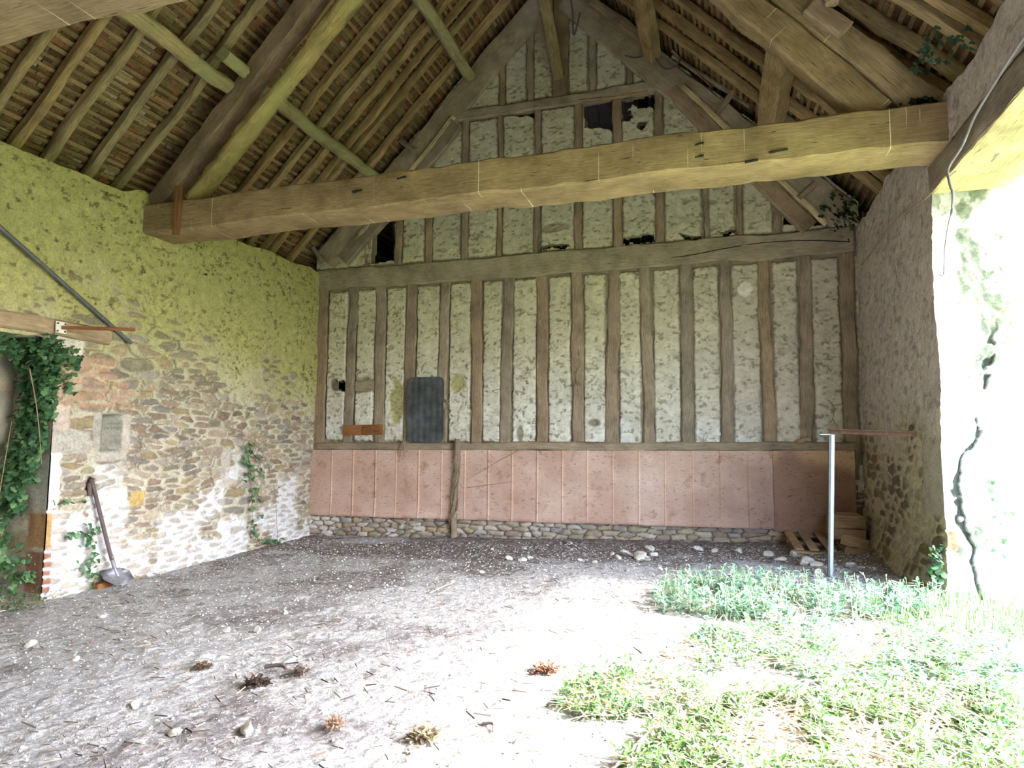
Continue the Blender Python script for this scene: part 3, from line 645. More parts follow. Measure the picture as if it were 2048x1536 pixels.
# ============================================================ ROOF TIMBERS
nrm = V3(-RK, 0, 1).normalized()
def slope_pt(x, y, off=0, right=False):
    v = V3(x, y, RZ0 + RK * x) + nrm * off
    return V3(WID - v.x, v.y, v.z) if right else v
LY = [-.37, -.83, -1.02, -1.30, -1.66, -2.04, -2.45, -2.82, -3.47, -3.85, -4.27, -4.60, -4.91]
RY = [-.60, -.98, -1.47, -1.93, -2.38, -2.78, -3.12, -3.52, -3.74, -4.02, -4.42, -4.80]
def rafter(y, right, seed, lab):
    thin = abs(y + 1.02) < .01
    n = V3(-nrm.x, 0, nrm.z) if right else nrm
    j = random.Random(seed).uniform(-.02, .02)
    o = timber('rafter', slope_pt(-.30, y + j, .055, right), slope_pt(RIDGE_X - .02, y - j, .055, right), .045 if thin else .088, .115, M_RAFT, up=n, wob=.010, hew=.003, seed=seed, rnd=6, seg=.16)
    tag(o, lab, 'rafter', 'common rafters on the %s slope' % ('right' if right else 'left'), kind='thing')
for i, y in enumerate(LY):
    lab = 'thin split rafter squeezed between thicker ones on the left slope' if i == 2 else '%s rafter out from the gable on the left roof slope' % ORD[i]
    rafter(y, False, 200 + i, lab)
for i, y in enumerate(RY): rafter(y, True, 240 + i, '%s rafter out from the gable on the right roof slope' % ORD[i])
for k in range(7):      # bay over the camera
    for r in (False, True): rafter(-5.35 - k * .42, r, 280 + k * 2 + r, '%s rafter of the bay over the camera, %s slope' % (ORD[k], 'right' if r else 'left'))
def purlin(name, x, z, y0, y1, r, mat, lab, seed, right=False, rnd=3, dp=None, wob=.010):
    if right: pass
    o = timber(name, (x, y0, z), (x, y1, z), r * 2, (dp or r * 2), mat, up=(nrm if not right else V3(-nrm.x, 0, nrm.z)), seed=seed, wob=wob, rnd=rnd); tag(o, lab, 'purlin', 'purlins', kind='thing'); return o
purlin('purlin', 1.13, 5.60, -.02, -3.14, .085, M_PURL, 'lower round purlin on the left, reaching down to the gable', 301, rnd=2.3)
purlin('purlin', 2.63, 7.09, -.10, -3.14, .085, M_PURL, 'upper round purlin on the left with its cut end before the gable', 302, rnd=2.3)
purlin('purlin', 1.02, 5.45, -3.22, -6.5, .08, M_PURL, 'flat squared purlin at top left, between both tie beams', 303, rnd=8, dp=.13)
purlin('purlin_end', 1.22, 5.60, -3.24, -3.60, .07, M_PURL, 'short pegged purlin end lapped over the squared one at top left', 304, rnd=9)
purlin('purlin', 6.80, 5.43, -.02, -3.1, .12, M_RAFT, 'lower purlin on the right, standing like a post behind the tie beam', 305, right=True, rnd=5)
purlin('purlin', 5.36, 6.93, -.04, -3.1, .095, M_RAFT, 'upper purlin on the right near the peak of the gable', 306, right=True, rnd=4)
purlin('purlin', 6.95, 5.52, -3.30, -6.5, .11, M_RAFT, 'purlin of the nearer bay at top right', 307, right=True, rnd=6)
purlin('purlin', 2.6, 7.05, -3.3, -11.5, .085, M_PURL, 'upper purlin overhead on the left slope', 308)
purlin('purlin', 5.2, 7.05, -3.3, -11.5, .085, M_PURL, 'upper purlin overhead on the right slope', 309, right=True)
def principal(p0, p1, wd, mat, lab, seed, rnd=6, dp=.2, **kw):
    o = timber('principal_rafter', p0, p1, wd, dp, mat, seed=seed, rnd=rnd, **kw); tag(o, lab, 'rafter', 'principal rafters of the near truss', kind='thing'); return o
principal((.02, -3.2, 4.20), (3.55, -3.2, 7.95), .23, M_STUD, 'dark grey squared principal rafter on the left, beside the mossy log', 321, rnd=8, wob=.008)
principal((.54, -3.24, 4.20), (3.74, -3.24, 7.36), .15, M_LOG, 'mossy yellow-green round log under the left principal rafter', 322, rnd=2.4, wob=.011, hew=.006)
principal((7.40, -3.2, 4.18), (4.15, -3.2, 8.0), .25, M_TIE, 'pale lower principal rafter on the right, resting on the tie beam', 323, rnd=7, wob=.012)
principal((7.80, -3.2, 4.10), (5.45, -3.2, 7.0), .25, M_TIE, 'pale upper principal rafter on the right with a cleat on it', 324, rnd=7, wob=.012)
principal((.1, -6.5, 4.20), (3.7, -6.5, 7.95), .22, M_STUD, 'left principal rafter above the camera', 325)
principal((7.73, -6.5, 4.20), (4.13, -6.5, 7.95), .22, M_STUD, 'right principal rafter above the camera', 326)
o = timber('cleat', at(1622, 12, Y=-3.34), at(1690, 62, Y=-3.34), .15, .10, M_STUD, seed=330, rnd=7); tag(o, 'rough block wedged on the upper right principal rafter at the top edge', 'block')
o = timber('cleat', at(1664, 8, Y=-3.40), at(1660, -14, Y=-3.40), .10, .10, M_STUD, seed=331); tag(o, 'stub of wood above the rough block at the top edge', 'block')
o = timber('cleat', at(438, 232, Y=-3.1), at(420, 262, Y=-3.1), .11, .10, M_RAFT, seed=332); tag(o, 'wooden cleat behind the dark principal rafter on the left', 'cleat')
o = timber('hanging_board', at(358, 372, Y=-3.418), at(352, 470, Y=-3.418), .085, .022, M_BROWN, up=(.3, -1, 0), seed=333, rnd=12, wob=.001, hew=.001); tag(o, 'narrow brown board nailed upright on the left end of the tie beam', 'board')

# ============================================================ RIGHT OPENING: LINTEL
ln = empty('door_lintel', (8.1, -5.4, 3.73)); tag(ln, 'wide bleached lintel of two timbers over the opening on the right', 'lintel', kind='thing')
for k, (x0, x1) in enumerate(((7.825, 8.07), (8.085, 8.37))):
    o = timber('lintel_beam', (x0 / 2 + x1 / 2, -2.93, 3.73), (x0 / 2 + x1 / 2, -8.2, 3.73), x1 - x0, .22, M_STUD if k == 0 else M_LINT, up=(0, 0, 1), seed=340 + k, rnd=9, wob=.008, seg=.12)
    o.parent = ln; o.matrix_local = ln.matrix_basis.inverted() @ o.matrix_basis
pl_ = timber('soffit_board', (8.10, -2.95, 3.605), (8.10, -8.0, 3.605), .54, .02, M_LINT, up=(0, 0, 1), seed=344, rnd=12, wob=.003); pl_.parent = ln; pl_.matrix_local = ln.matrix_basis.inverted() @ pl_.matrix_basis
cbl = [at(x, y, X=7.74) for x, y in ((2075, 40), (2048, 75), (1990, 165), (1950, 232), (1925, 290), (1897, 336))] + [at(x, y, X=7.72) for x, y in ((1899, 365), (1906, 392), (1903, 430))]
tag(tube('cable', smoothpts(cbl), .009, M_CABLE), 'grey cable running down the right wall above the opening', 'cable')
thin = [at(x, y, Y=-2.98) for x, y in ((1903, 425), (1896, 450), (1889, 500), (1887, 548), (1878, 549))]
tag(tube('wire', smoothpts(thin), .004, M_HANDLE, k=5), 'thin dark wire dangling from the cable end against the white jamb', 'wire')

# ============================================================ LEFT DOORWAY
dl = timber('door_lintel', (.0, -5.7, 2.62), (.0, -3.74, 2.60), .16, .14, M_PLATE, up=(1, 0, 0), seed=350, rnd=8, wob=.006); tag(dl, 'bleached wooden lintel over the ivy-covered doorway on the left', 'lintel', kind='thing')
dr = empty('door_1', (-.56, -4.9, 0)); dr['kind'] = 'structure'; dr['label'] = 'cream plank door behind the ivy on the left'
for k in range(6):
    y0 = -5.5 + k * .2085
    bevbox('door_board', (-.585, y0 + .004, .03), (-.555, y0 + .2045, 2.5), M_DOOR, dr, .004)
for z in (.5, 2.0): bevbox('door_ledge', (-.555, -5.48, z), (-.53, -4.28, z + .12), M_DOOR, dr, .004)
bk = empty('hinge_bracket', at(122, 655, X=.09)); tag(bk, 'white bolted plate with a brown flat bar sticking out of the left lintel', 'bracket')
p = at(122, 655, X=.09)
bevbox('mounting_plate', (p.x - .006, p.y - .055, p.z - .055), (p.x + .006, p.y + .055, p.z + .055), M_WHITEPAINT, bk, .004)
for sy in (-1, 1):
    for sz in (-1, 1): bevbox('bolt', (p.x + .002, p.y + sy * .037 - .009, p.z + sz * .037 - .009), (p.x + .014, p.y + sy * .037 + .009, p.z + sz * .037 + .009), M_HANDLE, bk, .003)
q = at(270, 659, Z=p.z + .0)
for nm in ('flat_bar',):
    o = timber(nm, p + V3(.01, 0, 0), q, .012, .034, M_BROWN, up=(0, 0, 1), wob=.0005, hew=.0005, seed=3, rnd=10); o.parent = bk; o.matrix_local = Matrix.Translation(-bk.location) @ o.matrix_basis
pp = at(262, 686, X=.06); pq = pp + (at(0, 455, X=.09) - pp) * 1.72
tag(tube('iron_rod', [pp, pq], .021, M_DARKMETAL, k=12), 'long dark grey pipe slanting down across the left wall plaster', 'pipe')

# shovel leaning on the left wall
shv = empty('shovel', at(235, 1160, X=.16)); tag(shv, 'old shovel with a dark handle leaning on the left rubble wall', 'shovel')
hp = [at(183, 958, X=.06), at(196, 1010, X=.085), at(212, 1075, X=.115), at(224, 1120, X=.14)]
tube('handle', smoothpts(hp), .019, M_HANDLE, shv, 10)
tube('grip', [at(180, 990, X=.05), at(178, 966, X=.05), at(182, 955, X=.06), at(187, 960, X=.07)], .020, M_HANDLE, shv, 8)
tube('socket', smoothpts([at(223, 1112, X=.135), at(229, 1135, X=.15), at(238, 1156, X=.19)]), .021, M_SHOVEL, shv, 10, r1=.014)
bl = [at(x, y, X=xx) for x, y, xx in ((200, 1143, .08), (222, 1138, .14), (245, 1137, .21), (258, 1141, .27), (268, 1157, .31), (247, 1170, .33), (232, 1171, .28), (207, 1160, .16))]
cen = at(238, 1152, X=.19); g = GM(); up_ = V3(.02, 0, .014)
ring = [cen.lerp(b, .55) + V3(0, 0, -.008) for b in bl]; vs = [cen] + ring + bl; n = 8
V = [tuple(v) for v in vs] + [tuple(v + V3(0, 0, .006)) for v in vs]; T = []; Q = []; m = len(vs)
for i in range(n):
    j = (i + 1) % n; T += [(0, 1 + i, 1 + j), (m, m + 1 + j, m + 1 + i)]
    Q += [(1 + i, 1 + n + i, 1 + n + j, 1 + j), (m + 1 + i, m + 1 + j, m + 1 + n + j, m + 1 + n + i), (1 + n + i, m + 1 + n + i, m + 1 + n + j, 1 + n + j)]
g.raw(V, T, (.3, .3, .3)); g.f.append(np.array(Q)); o = g.build('blade', M_SHOVEL); o.parent = shv; o.location = -shv.location
tag(bevbox('brick', *(at(205, 1168, X=.05) + V3(-.05, -.1, -.05), at(205, 1168, X=.05) + V3(.06, .1, .02)), M_BROWN), 'half-buried brown brick under the shovel blade', 'brick')

# ============================================================ THINGS ON THE GABLE
def sheet_mat():
    m, nt, b = nodes('rusty_pink_sheet'); g = N(nt, 'ShaderNodeNewGeometry'); P = g.outputs['Position']
    c = ramp(nt, noise(nt, P, 1.6, 5, .65), [(.3, (.46, .29, .22)), (.5, (.56, .38, .30)), (.72, (.68, .51, .42))])
    rs_ = ramp(nt, noise(nt, P, 5.0, 7, .75), [(.56, 0.0), (.70, .75)]); c = mixn(nt, c, (.30, .14, .07), rs_)
    sp = N(nt, 'ShaderNodeMapping'); sp.inputs['Scale'].default_value = (1, 1, 2.4); nt.links.new(P, sp.inputs['Vector'])
    dk = ramp(nt, noise(nt, sp.outputs[0], 17, 6, .8), [(.575, 0.0), (.63, .8)]); c = mixn(nt, c, (.16, .10, .07), dk)
    a = N(nt, 'ShaderNodeVertexColor', layer_name='col'); c = mixn(nt, c, a.outputs[0], 1.0, 'MULTIPLY')
    nt.links.new(c, b.inputs['Base Color']); b.inputs['Roughness'].default_value = .62; b.inputs['Specular IOR Level'].default_value = .35
    bump(nt, b, noise(nt, P, 30, 5, .7), .2, .004); return m
M_SHEET = sheet_mat()
seams = [G(x, 965).x for x in (626, 668, 711, 755.6, 796, 841, 887, 933, 980, 1027, 1077, 1127, 1176, 1227, 1279, 1331, 1386, 1441, 1497, 1546)]
def sheet(x0, x1, zb, ztp, y, seed, lab, ss, tint):
    g = GM(); xs = np.unique(np.concatenate([np.arange(x0, x1, .03), [x1]] + [[s - .010, s - .005, s, s + .005, s + .010] for s in ss if x0 + .02 < s < x1 - .02])); zs = np.linspace(0, 1, 44)
    X, T = np.meshgrid(xs, zs, indexing='ij'); B = zb[0] + (zb[1] - zb[0]) * (X - x0) / (x1 - x0); Tt = ztp[0] + (ztp[1] - ztp[0]) * (X - x0) / (x1 - x0)
    Z = B + (Tt - B) * T + .012 * (fbm(X * 3, T * 0, 2, seed) - .5); Y = y - .03 * (fbm(X * 1.6, Z * 1.6, 3, seed) - .5) - .02 * sst(.12, 0, T) * fbm(X * 4, X * 0, 2, 3)
    for s in ss: Y = Y - .008 * sst(.009, .002, np.abs(X - s))
    col = np.ones(X.shape + (3,)) * tint
    for s in ss: col = mixc(col, np.array((1.22, 1.14, 1.0)) * tint, .9 * sst(.012, .004, np.abs(X - s)))  # highlight along the raised seams painted in
    col = mixc(col, np.array((.45, .32, .25)), .7 * sst(.05, .0, T + .03 * fbm(X * 8, Z * 8, 2, 1)))
    if seed == 3:
        q = sst(.42, .62, fbm(X * 1.3, Z * 1.1, 3, 77) + .25 * sst(.5, 1, T)); col = mixc(np.array((.50, .42, .36)), np.array((1.1, 1.05, .75)), q * .9)
    else:
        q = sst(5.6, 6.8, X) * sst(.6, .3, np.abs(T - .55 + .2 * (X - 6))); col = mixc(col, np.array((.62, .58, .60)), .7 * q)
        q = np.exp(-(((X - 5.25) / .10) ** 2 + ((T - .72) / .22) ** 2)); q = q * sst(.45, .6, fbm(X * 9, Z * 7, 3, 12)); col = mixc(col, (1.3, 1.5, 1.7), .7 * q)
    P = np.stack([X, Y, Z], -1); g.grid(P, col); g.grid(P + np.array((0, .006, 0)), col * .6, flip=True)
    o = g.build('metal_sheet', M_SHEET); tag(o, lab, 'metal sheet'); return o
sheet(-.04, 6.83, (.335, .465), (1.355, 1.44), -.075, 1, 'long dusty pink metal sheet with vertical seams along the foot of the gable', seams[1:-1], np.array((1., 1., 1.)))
sheet(6.80, 7.72, (.44, .42), (1.44, 1.46), -.095, 3, 'darker rust-stained metal sheet without seams in the right corner', [], np.array((.8, .75, .7)))
# dull zinc sheet with rounded corners
g = GM(); a = G(822, 753); b = G(886, 887); xs = np.linspace(0, 1, 60); zs = np.linspace(0, 1, 40); U, T = np.meshgrid(xs, zs, indexing='ij')
wx = .60; hz = .985; cx, cz = 1.965, 1.985
rx = (U - .5) * 2; rz = (T - .5) * 2; corner = np.clip(np.abs(rz) - .78, 0, 1) / .22; shr = 1 - (1 - np.sqrt(np.clip(1 - corner ** 2, 0, 1))) * .22
X = cx + rx * wx / 2 * shr + .02 * (fbm(T * 5, U * 0, 2, 4) - .5); Z = cz + rz * hz / 2
Y = -.075 - .005 * np.sin(U * 2 * pi * 6) * .5 - .04 * (fbm(U * 2, T * 3, 3, 5) - .5)
P = np.stack([X, Y, Z], -1); g.grid(P, np.array((1, 1, 1.))); g.grid(P + np.array((0, .006, 0)), np.array((.5, .5, .5)), flip=True)
tag(g.build('zinc_sheet', M_ZINC), 'dull grey ribbed metal sheet with rounded corners hanging between two studs', 'metal sheet')
bd = empty('board', (.9, -.05, 1.67)); tag(bd, 'short brown board nailed across two studs above the left end of the rail', 'board')
p0 = G(690, 861); p1 = G(768, 859)
o = timber('plank', (p0.x, -.052, p0.z), ((p0.x + p1.x) / 2 - .005, -.052, (p0.z + p1.z) / 2), .155, .035, M_BROWN, seed=401, rnd=12, wob=.002, hew=.001, parent=None); o.parent = bd; o.matrix_local = Matrix.Translation(-bd.location) @ o.matrix_basis
o = timber('plank', ((p0.x + p1.x) / 2 + .005, -.052, (p0.z + p1.z) / 2), (p1.x, -.052, p1.z), .155, .035, M_BROWN, seed=402, rnd=12, wob=.002, hew=.001); o.parent = bd; o.matrix_local = Matrix.Translation(-bd.location) @ o.matrix_basis
# weathered stake with dead creeper in front of the sheet
b_ = on_ground(905, 1078); st = empty('wooden_stake', (b_.x, b_.y, b_.z)); tag(st, 'rough grey stake wrapped in dead creeper, standing before the pink sheet', 'stake')
tp = at(917, 878, Y=-.12); o = timber('post', (b_.x, b_.y, b_.z - .05), tp, .085, .08, M_STUD, seed=410, rnd=3, wob=.014, hew=.006, taper=.85); o.parent = st; o.matrix_local = Matrix.Translation(-st.location) @ o.matrix_basis
rr = random.Random(4)
for k in range(9):
    z0 = rr.uniform(.0, .8); pts = []
    for i in range(9):
        t = min(1, z0 + i * .06 * rr.uniform(.6, 1)); c = Vector((b_.x, b_.y, b_.z)).lerp(tp, t); an = k + i * .5
        pts.append(c + V3(.055 * cos(an), .05 * sin(an) - .01, 0))
    tube('creeper_stem', smoothpts(pts, 3), .007, M_STEM, st, 5, r1=.003)
def twigs(name, pts_list, lab, cat, r=.006, y=-.05, mat=None):
    e = empty(name, at(*pts_list[0][0], Y=y)); tag(e, lab, cat, 'dead creeper stems on the gable')
    for i, pl in enumerate(pts_list):
        tube('stem', smoothpts([at(a, b, Y=y - .015 * (k % 2)) for k, (a, b) in enumerate(pl)], 4), r, mat or M_STEM, e, 5, r1=r * .4)
twigs('dead_branch', [[(1042, 899), (1010, 915), (975, 935), (925, 965)], [(1042, 899), (1020, 893)], [(935, 975), (990, 968), (1030, 962)], [(1000, 880), (1015, 876)]], 'thin dead branch crossing the pink sheet, right of the stake', 'dead branch', y=-.12)
twigs('dead_branch', [[(806, 880), (803, 900), (800, 925)], [(806, 880), (810, 905), (808, 920)], [(803, 890), (795, 912)], [(812, 868), (804, 885), (796, 900)]], 'clump of dead creeper hanging over the rail below the grey sheet', 'dead branch', .009, y=-.10)
twigs('dead_branch', [[(1163, 730), (1153, 742), (1153, 765), (1148, 772)], [(1153, 760), (1158, 774)], [(1154, 758), (1163, 772)]], 'fork of dead creeper on a middle stud, shaped like a small hand', 'dead branch', .008)
twigs('dead_branch', [[(985, 782), (1000, 778), (1012, 775)], [(985, 782), (995, 788)], [(948, 800), (955, 810), (950, 818)]], 'short dead stem across the seventh stud', 'dead branch', .006)
twigs('dead_branch', [[(1380, 553), (1400, 555), (1416, 558)], [(1390, 555), (1405, 550)]], 'short twig sticking out near the top of the worm-eaten stud', 'dead branch', .007)
twigs('dead_branch', [[(1462, 538), (1478, 543), (1490, 548)]], 'small twig near the top of the thirteenth stud', 'dead branch', .006)
twigs('dead_branch', [[(1656, 800), (1668, 815), (1665, 838), (1655, 850)], [(1662, 812), (1690, 808)], [(1665, 838), (1676, 856)]], 'curled dead stem in the last daub panel on the right', 'dead branch', .006)
twigs('dead_branch', [[(1405, 886), (1411, 880), (1416, 872)], [(1052, 888), (1058, 880)]], 'tiny twig standing on the rail right of the middle', 'dead branch', .006)
twigs('dead_branch', [[(888, 798), (897, 808), (890, 822), (893, 838)], [(897, 800), (886, 806)]], 'knot of dead stem beside the grey ribbed sheet', 'dead branch', .010)
o = timber('wood_chip', G(1592, 884) + V3(0, -.12, 0), G(1618, 877) + V3(0, -.12, 0), .045, .04, M_PALLET, seed=420, seg=.04); tag(o, 'pale chunk of wood lying on the rail toward the right', 'wood chip')
ob = timber('exposed_board', (G(713, 770).x, -.015, G(713, 770).z), (G(750, 770).x, -.015, G(750, 770).z), .16, .03, M_STUD, seed=421); tag(ob, 'grey board exposed in the daub between the second and third studs', 'board')
cl = [[(1250, 111), (1268, 115), (1288, 110), (1300, 95), (1304, 60)], [(1311, 62), (1306, 90), (1312, 118), (1330, 137), (1350, 132), (1362, 118)]]
e = empty('loose_cable', at(1300, 60, Y=-.14)); tag(e, 'dark cable hanging in two loops by the upper right purlin', 'cable')
for c_ in cl: tube('cable_loop', smoothpts([at(a, b, Y=-.14) for a, b in c_]), .010, M_HANDLE, e, 6)
tag(tube('hanging_wire', smoothpts([at(a, b, Y=-.1) for a, b in ((1142, 0), (1145, 30), (1147, 70), (1154, 50), (1160, 25))]), .012, M_HANDLE, k=6), 'short dark twisted strip hanging right of the king post', 'wire')

# ============================================================ RIGHT CORNER: pallet, boards, prop
def local_mesh(o, root):
    o.parent = root; o.matrix_local = root.matrix_basis.inverted() @ o.matrix_basis
pal = empty('pallet', (7.4, -.5, .30)); tag(pal, 'broken wooden pallet lying tilted on rubble in the right corner', 'pallet')
zf, zb_ = .375, .46
def palz(y): return zf + (zb_ - zf) * (y + .90) / .8
for k, x in enumerate((6.965, 7.12, 7.30, 7.47, 7.62)):
    local_mesh(timber('slat', (x + .02, -.93, palz(-.93)), (x - .02, -.12, palz(-.12)), .095, .022, M_PALLET, up=(0, 0, 1), seed=430 + k, rnd=10, wob=.001, hew=.001), pal)
for k, y in enumerate((-.90, -.52, -.14)):
    local_mesh(timber('stringer_board', (6.90, y, palz(y) - .035), (7.76, y, palz(y) - .055), .09, .035, M_PALLET, up=(0, 0, 1), seed=440 + k, rnd=10, wob=.001, hew=.001), pal)
    for x in (6.98, 7.10 + .22, 7.7): local_mesh(timber('block', (x - .05, y, palz(y) - .10), (x + .05, y, palz(y) - .10), .09, .09, M_PALLET, up=(0, 0, 1), seed=450 + k, rnd=10, wob=.0, hew=.001, seg=.05), pal)
bx = empty('wooden_crate', (7.58, -.45, .47)); tag(bx, 'small brown wooden crate standing on the pallet in the right corner', 'crate')
x0, x1, y0, y1, z0, z1 = 7.36, 7.70, -.70, -.28, .47, .72
for (a, b) in (((x0, y0, z0), (x1, y0 + .018, z0 + .118)), ((x0, y0, z0 + .125), (x1, y0 + .018, z1)), ((x0, y1 - .018, z0), (x1, y1, z1)), ((x1 - .018, y0 + .02, z0), (x1, y1 - .02, z1)), ((x0, y0 + .02, z0), (x0 + .018, y1 - .02, z1)), ((x0 + .01, y0, z1), (x1 - .01, y1, z1 + .014))):
    bevbox('side_board', a, b, M_PALLET, bx, .004)
for k, (q0, q1, wd, lab) in enumerate((((1682, 1078), (1768, 1092), .10, 'loose board leaning on the front of the crate'), ((1690, 1100), (1775, 1112), .08, 'loose board lying at the foot of the pallet'))):
    a = at(*q0, Y=-.97 - k * .06); b = at(*q1, Y=-.99 - k * .06); b.x = min(b.x, 7.66)
    tag(timber('loose_board', a, b, wd, .025, M_PALLET, seed=460 + k, rnd=10, wob=.002), lab, 'board')
pb = on_ground(1662, 1152); pt = at(1665, 870, Y=pb.y)
pr = empty('steel_prop', pb); tag(pr, 'slim galvanised steel post with a rusty arm reaching to the right wall', 'post')
local_mesh(timber('post_tube', (pb.x, pb.y, pb.z - .03), pt, .038, .038, M_GALV, seed=470, rnd=12, wob=.0008, hew=0), pr)
local_mesh(timber('post_edge', (pb.x - .026, pb.y - .002, pb.z - .03), pt + V3(-.026, 0, 0), .012, .05, M_DARKMETAL, seed=471, rnd=12, wob=.0005, hew=0), pr)
wl = at(1832, 868, X=7.74); ed = at(1657, 862, Y=pb.y)
local_mesh(timber('arm', ed, wl, .045, .012, M_RUST, up=(0, 1, 0), seed=472, rnd=12, wob=.001, hew=0), pr)
local_mesh(timber('arm_flange', ed + V3(0, 0, .018), wl + V3(0, 0, .018), .012, .05, M_RUST, up=(0, 1, 0), seed=473, rnd=12, wob=.001, hew=0), pr)
local_mesh(tube('pin', [at(1640, 869, Y=pb.y), at(1672, 869, Y=pb.y)], .005, M_GALV), pr)

# ============================================================ PLANTS AND LOOSE STUFF
RS = np.random.RandomState(21)
def rot_frames(n, tilt, rs=RS, spin=None):
    """random frames: columns x (across), y (along the leaf), z (normal)"""
    az = rs.rand(n) * 2 * pi if spin is None else spin; tl = tilt
    y = np.stack([np.cos(az) * np.cos(tl), np.sin(az) * np.cos(tl), np.sin(tl)], -1)
    up = np.stack([-np.cos(az) * np.sin(tl), -np.sin(az) * np.sin(tl), np.cos(tl)], -1)
    x = np.cross(y, up); return np.stack([x, y, up], -1)
def scatter(tv, tf, loc, fr, sc, col):
    """templates copied into one mesh (leaves of one plant, grains of gravel)"""
    tv = np.asarray(tv, float); n = len(loc); V = np.einsum('nij,kj->nki', fr, tv) * sc[:, None, None] + loc[:, None, :]
    k = len(tv); Fc = (np.asarray(tf)[None] + (np.arange(n) * k)[:, None, None]).reshape(-1, np.asarray(tf).shape[1])
    return V.reshape(-1, 3), Fc, np.repeat(col, k, 0)
OVAL = ([(0, 0, 0), (.20, .35, .04), (.17, .75, .03), (0, 1, -.04), (-.17, .75, .03), (-.20, .35, .04), (0, .5, -.03)], [(0, 1, 6), (1, 2, 6), (2, 3, 6), (3, 4, 6), (4, 5, 6), (5, 0, 6)])
IVY = ([(0, .12, 0), (.28, -.05, .02), (.52, .28, -.05), (.30, .45, .03), (.34, .78, -.03), (0, 1.05, -.08), (-.34, .78, -.03), (-.30, .45, .03), (-.52, .28, -.05), (-.28, -.05, .02), (0, .5, .05)], [(i, (i + 1) % 10, 10) for i in range(10)])
BLADE = ([(-.03, 0, 0), (.03, 0, 0), (.024, .45, .05), (-.024, .45, .05), (0, 1, .0)], [(0, 1, 2), (0, 2, 3), (3, 2, 4)])
def pick(cols, n, rs=RS, j=.25): 
    c = np.array(cols)[rs.randint(len(cols), size=n)]; return c * (1 + (rs.rand(n, 1) - .5) * 2 * j)
def poly_pts(px_poly, n, rs=RS, clump=0.):
    P = [on_ground(a, b) for a, b in px_poly]; pts = [(p.x, p.y) for p in P]; xs = [p[0] for p in pts]; ys = [p[1] for p in pts]; out = np.zeros((0, 2))
    while len(out) < n:
        q = np.stack([rs.uniform(min(xs), max(xs), 4000), rs.uniform(min(ys), max(ys), 4000)], -1); q = q[inpoly(q[:, 0], q[:, 1], pts)]
        if clump: q = q[fbm(q[:, 0] * 3.2, q[:, 1] * 3.2, 3, 5) + rs.rand(len(q)) * .12 > clump]
        out = np.concatenate([out, q])
    return out[:n]
MINT = [(.24, .44, .36), (.16, .32, .23), (.34, .54, .47), (.11, .23, .12), (.26, .42, .30)]
LIMEG = [(.13, .27, .08), (.19, .34, .11), (.10, .20, .06), (.30, .40, .22), (.15, .27, .14), (.34, .40, .32)]
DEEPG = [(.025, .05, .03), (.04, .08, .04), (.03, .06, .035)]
DARKG = [(.06, .15, .06), (.10, .22, .09), (.14, .29, .13), (.08, .19, .10), (.20, .36, .17)]
def weed_patch(name, poly, n_stem, hgt, leaf, cols, lab, cat, clump=.5, per=9, straw=.15):
    g = GM(); base = poly_pts(poly, n_stem, clump=clump); z = ground(base[:, 0], base[:, 1])
    h = hgt * (.5 + .8 * RS.rand(n_stem)); lean = RS.randn(n_stem, 2) * .25 * hgt
    b3 = np.stack([base[:, 0], base[:, 1], z - .01], -1); t3 = b3 + np.stack([lean[:, 0], lean[:, 1], h], -1)
    # stems: thin blades
    d = t3 - b3; L = np.linalg.norm(d, axis=1); yv = d / L[:, None]; xv = np.cross(yv, np.array((0.3, -1., 0.1))); xv /= np.linalg.norm(xv, axis=1)[:, None]
    fr = np.stack([xv, yv, np.cross(xv, yv)], -1); sv = [(-.012, 0, 0), (.012, 0, 0), (.008, 1, 0), (-.008, 1, 0)]
    V, Fc, C = scatter(sv, [(0, 1, 2, 3)], b3, fr, L, pick([(.40, .45, .22), (.5, .42, .28)], n_stem)); g.raw(V, Fc, C)
    n = n_stem * per; si = np.repeat(np.arange(n_stem), per); t = np.clip(RS.rand(n) * 1.05, .1, 1)
    loc = b3[si] + (t3 - b3)[si] * t[:, None]; fr = rot_frames(n, RS.uniform(-.3, .9, n))
    V, Fc, C = scatter(*OVAL, loc, fr, leaf * RS.uniform(.6, 1.4, n), pick(cols, n)); g.raw(V, Fc, C)
    ns = int(n_stem * straw * 3)
    if ns:
        p = poly_pts(poly, ns); loc = np.stack([p[:, 0], p[:, 1], ground(p[:, 0], p[:, 1]) + .01 + RS.rand(ns) * .03], -1)
        V, Fc, C = scatter(*BLADE, loc, rot_frames(ns, RS.uniform(-.05, .35, ns)), RS.uniform(.08, .28, ns), pick([(.62, .54, .36), (.50, .40, .26), (.72, .66, .5)], ns)); g.raw(V, Fc, C)
    o = g.build(name, M_LEAF, smooth=False); tag(o, lab, cat, kind='stuff'); return o
weed_patch('weeds', [(1305, 1215), (1340, 1170), (1520, 1175), (1700, 1190), (1880, 1205), (1870, 1240), (1650, 1262), (1480, 1245), (1330, 1228)], 620, .17, .048, MINT, 'band of pale mint-green weeds across the floor before the right corner', 'weeds', .38)
weed_patch('weeds', [(1290, 1320), (1420, 1262), (1600, 1262), (2048, 1262), (2048, 1420), (1700, 1380), (1560, 1350), (1400, 1345)], 520, .10, .040, MINT + LIMEG[:2], 'sparse pale weeds and straw across the sunlit middle of the right side', 'weeds', .46, straw=.6)
weed_patch('weeds', [(1110, 1420), (1150, 1370), (1290, 1345), (1400, 1370), (1420, 1415), (1300, 1445), (1180, 1450)], 210, .11, .036, LIMEG + MINT[3:], 'isolated green tuft of weeds on the white floor, bottom centre right', 'weeds', .40, straw=.5)
